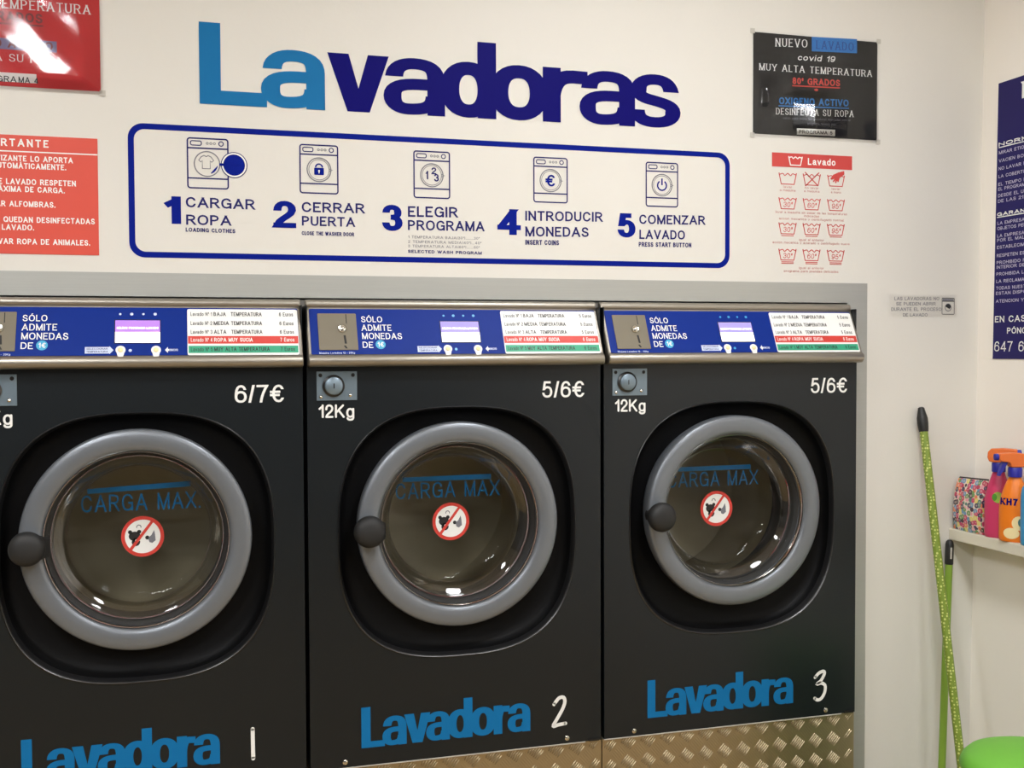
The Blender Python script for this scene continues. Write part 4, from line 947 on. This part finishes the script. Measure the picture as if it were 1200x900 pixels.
# spray bottles: elliptical body, shoulder, collar, trigger head
def bottle(c, prof, sq_, rot): 
    """body lathe squeezed across; rot turns its wide side"""
    return MB().lathe(c, (0, 0, 1), prof, 40, ref=(math.cos(rot), math.sin(rot), 0), sx=sq_)
def spray(x, y, hN, label, body, collar, head, aim, rot, wide, group_parts):
    c = Vector((x, y, SHZ+.0005)); t = thing('spray_bottle', c, label, 'spray bottle', 'spray bottles on the shelf')
    k_ = hN/.185
    prof = [(wide*.90, 0), (wide*.98, .004), (wide, .012), (wide, .085*k_), (wide*.97, .105*k_), (wide*.86, .125*k_), (wide*.66, .150*k_), (.0155, .172*k_), (.0135, .178*k_), (.0135, hN)]
    bo = bottle(c, prof, .62, rot).build('body', body, t, smooth=50)
    cz = c.z+hN; 
    MB().lathe((x, y, cz-.008), (0, 0, 1), [(.0165, 0), (.0168, .003), (.0168, .021), (.0150, .024)], 28).build('collar', collar, t)
    a = Vector((math.cos(aim), math.sin(aim), 0)); sd = Vector((-a.y, a.x, 0)); o_ = Vector((x, y, cz+.0165))
    out = [(-.022, .002), (-.026, .012), (-.025, .026), (-.018, .034), (.010, .036), (.042, .034), (.044, .031), (.044, .019), (.040, .015), (.018, .012), (.014, 0), (-.014, 0)]
    hb = MB(); n2 = len(out); v = []
    for s_ in (-1, 1): v += [o_+a*p+Vector((0, 0, q_))+sd*(.0125*s_) for p, q_ in out]
    hb.add(v, [tuple(range(n2)), tuple(reversed(range(n2, 2*n2)))]+[((i_+1) % n2, i_, n2+i_, n2+(i_+1) % n2) for i_ in range(n2)])
    hd = hb.build('trigger_head', head, t, smooth=45, bevel=.003)
    MB().lathe(o_+a*.044+Vector((0, 0, .025)), a, [(.0085, 0), (.0085, .008), (.003, .010)], 18).build('nozzle', collar, hd)
    tr = [(.020, .013), (.034, .013), (.036, .004), (.042, -.012), (.044, -.022), (.040, -.022), (.034, -.010), (.026, .002)]
    v = []; n2 = len(tr)
    for s_ in (-1, 1): v += [o_+a*p+Vector((0, 0, q_))+sd*(.006*s_) for p, q_ in tr]
    MB().add(v, [tuple(range(n2)), tuple(reversed(range(n2, 2*n2)))]+[((i_+1) % n2, i_, n2+i_, n2+(i_+1) % n2) for i_ in range(n2)]).build('trigger', collar, hd, smooth=45)
    def surf(u, z, e=.0006):
        """point of the body facing the room: u across from the middle, z above the base"""
        for i_ in range(len(prof)-1):
            if prof[i_][1] <= z <= prof[i_+1][1]:
                q_ = (z-prof[i_][1])/(prof[i_+1][1]-prof[i_][1]); r_ = prof[i_][0]+(prof[i_+1][0]-prof[i_][0])*q_; break
        e1 = Vector((math.cos(rot), math.sin(rot), 0)); e2 = Vector((-e1.y, e1.x, 0))
        th = math.asin(max(-1, min(1, u/r_))); n1 = r_*math.sin(th); n2_ = r_*.62*math.cos(th)+e
        return c+e1*n1-e2*n2_+Vector((0, 0, z))
    return t, bo, surf
def patch(mb, surf, cu, cz, ru, rz, e, n=18, rings=3):
    v = [surf(cu, cz, e)]; f = []
    for r_ in range(1, rings+1): v += [surf(cu+ru*r_/rings*math.cos(2*PI*j/n), cz+rz*r_/rings*math.sin(2*PI*j/n), e) for j in range(n)]
    for j in range(n): f.append((0, 1+j, 1+(j+1) % n))
    for r_ in range(rings-1):
        for j in range(n): f.append((1+r_*n+j, 1+(r_+1)*n+j, 1+(r_+1)*n+(j+1) % n, 1+r_*n+(j+1) % n))
    mb.add(v, f)
VIEW = math.atan2(.83, .56)    # bottles' fronts face the customers
t, bo, sf = spray(1.741, -.110, .176, 'pink spray bottle with orange trigger head between the pouch and the orange bottle', 'pink_plastic', 'collar_blue', 'head_orange', math.radians(-45), math.radians(-50), .0335, None)
b = MB().use('label_green'); patch(b, sf, .002, .104, .013, .014, .0008); b.use('bin_dark_green'); patch(b, sf, -.006, .104, .006, .009, .0012); b.build('label', None, t, smooth=60)
t, bo, sf = spray(1.738, -.172, .170, 'orange spray bottle with orange trigger head in front of the pink one', 'orange_plastic', 'collar_blue', 'head_orange', math.radians(165), math.radians(-50), .037, None)
b = MB().use('label_cream'); patch(b, sf, .014, .048, .017, .018, .0008); patch(b, sf, -.004, .022, .019, .014, .0008); b.use('label_teal'); patch(b, sf, .019, .050, .0075, .011, .0012)
b.use('vinyl_navy'); text(b, None, 'KH7', -.032, .092, .010, .0170, 0, wt=.26, mapf=lambda u, z: sf(u, z, .0012), res=4); b.use('label_green'); patch(b, sf, .029, .092, .009, .02, .0008); b.build('label', None, t, smooth=60)
c = Vector((1.744, -.240, SHZ+.0005)); t = thing('cleaner_bottle', c, 'sky blue bottle at the right edge beside the orange spray bottle', 'bottle')
bottle(c, [(.034, 0), (.036, .004), (.0365, .012), (.0365, .120), (.034, .138), (.024, .158), (.014, .168), (.0135, .176)], .7, math.radians(-50)).build('body', 'sky_plastic', t, smooth=50)
MB().lathe(c+Vector((0, 0, .176)), (0, 0, 1), [(.0155, 0), (.0155, .02), (.012, .024), (0, .024)], 24).build('cap', 'print_white', t)

# ------------------------------------------------------------------ brooms and bin in the corner
def hit_y(px, py, y): return hit(px, py, (0, y, 0), Vector((0, -1, 0)))
def stick(name, top, low, r, tube_mat, label, cat, grip_len, ribbed, headw):
    d = (low-top).normalized(); zt_ = .075; end = top+d*((top.z-zt_)/-d.z)
    t = thing(name, (end.x, end.y, 0), label, cat)
    up = -d; L = (end-top).length
    MB().tube(end, top-up*(grip_len-.012), r, seg=28).build('handle', tube_mat, t)
    if ribbed: pr = [(r*1.10, 0), (r*1.18, .006), (r*1.32, grip_len*.35), (r*1.30, grip_len*.55), (r*.85, grip_len*.88), (r*.75, grip_len*.96), (r*.4, grip_len), (0, grip_len)]
    else: pr = [(r*1.02, 0), (r*1.15, .003), (r*1.15, grip_len*.80), (r*.95, grip_len*.93), (r*.5, grip_len), (0, grip_len)]
    g = MB().lathe(top-up*grip_len, up, pr, 28).build('grip', 'grip_black', t)
    if not ribbed:
        n = Vector((-.25, -1, 0)); n = (n-up*n.dot(up)).normalized(); s_ = up.cross(n); o_ = top-up*.034+n*r*1.1
        MB().add([o_+s_*a+up*c_+n*e for e in (0, .0012) for a, c_ in ((-.0022, -.016), (.0022, -.016), (.0022, .014), (-.0022, .014))], [(3, 2, 1, 0), (4, 5, 6, 7), (0, 1, 5, 4), (1, 2, 6, 5), (2, 3, 7, 6), (3, 0, 4, 7)]).build('hanging_slot', 'tape_grey', g, smooth=0)
    MB().tube((end.x, end.y, .070), end+up*.05, r*1.7, r*1.15).build('socket', 'grip_black', t)
    b = MB().box((end.x-headw/2, end.y-.020, .055), (end.x+headw/2, end.y+.020, .082)); b.build('head', tube_mat if ribbed else 'bin_green', t, smooth=0, bevel=.006)
    b = MB()
    for i_ in range(24):
        for j in range(4):
            x_ = end.x-headw/2+.006+(headw-.012)*i_/23; y_ = end.y-.014+.028*j/3
            b.lathe((x_, y_, .056), (.12*(i_/23-.5), .15*(j/3-.5), -1), [(.0016, 0), (.0022, .053), (0, .0535)], 5)
    o = b.build('bristles', 'tape_grey', t)
p_top = hit_y(1079.3, 477, .036); p_low = hit_y(1124.6, 880, -.13)
stick('broom', p_top, p_low, .0107, 'dotted_green', 'broom with a dotted lime green handle leaning on the back wall beside the washing machines', 'broom', .066, True, .24)
g_top = hit_y(1113, 632.5, .034); g_low = hit_y(1104.4, 880, .005)
stick('mop', g_top, g_low, .0096, 'green_tube', 'plain green handle with a short black grip, standing behind the dotted broom', 'mop', .066, False, .10)
bc = Vector((1.528, -.48, 0)); t = thing('bin', bc, 'lime green round bin with a domed lid below the shelf, bottom right corner', 'bin')
MB().lathe(bc, (0, 0, 1), [(.105, 0.001), (.112, .01), (.140, .43), (.146, .435), (.146, .455), (.138, .455)], 64).build('tub', 'bin_green', t, smooth=50)
lid = MB().lathe(bc, (0, 0, 1), [(.150, .4555), (.152, .462), (.147, .476), (.135, .488), (.11, .497), (.07, .503), (0, .505)], 64).build('lid', 'bin_green', t, smooth=60)
MB().lathe(bc+Vector((.03, -.05, .5005)), (0, 0, 1), [(.016, 0), (.016, .004), (.012, .006), (0, .006)], 24).build('lid_grip', 'bin_dark_green', lid)
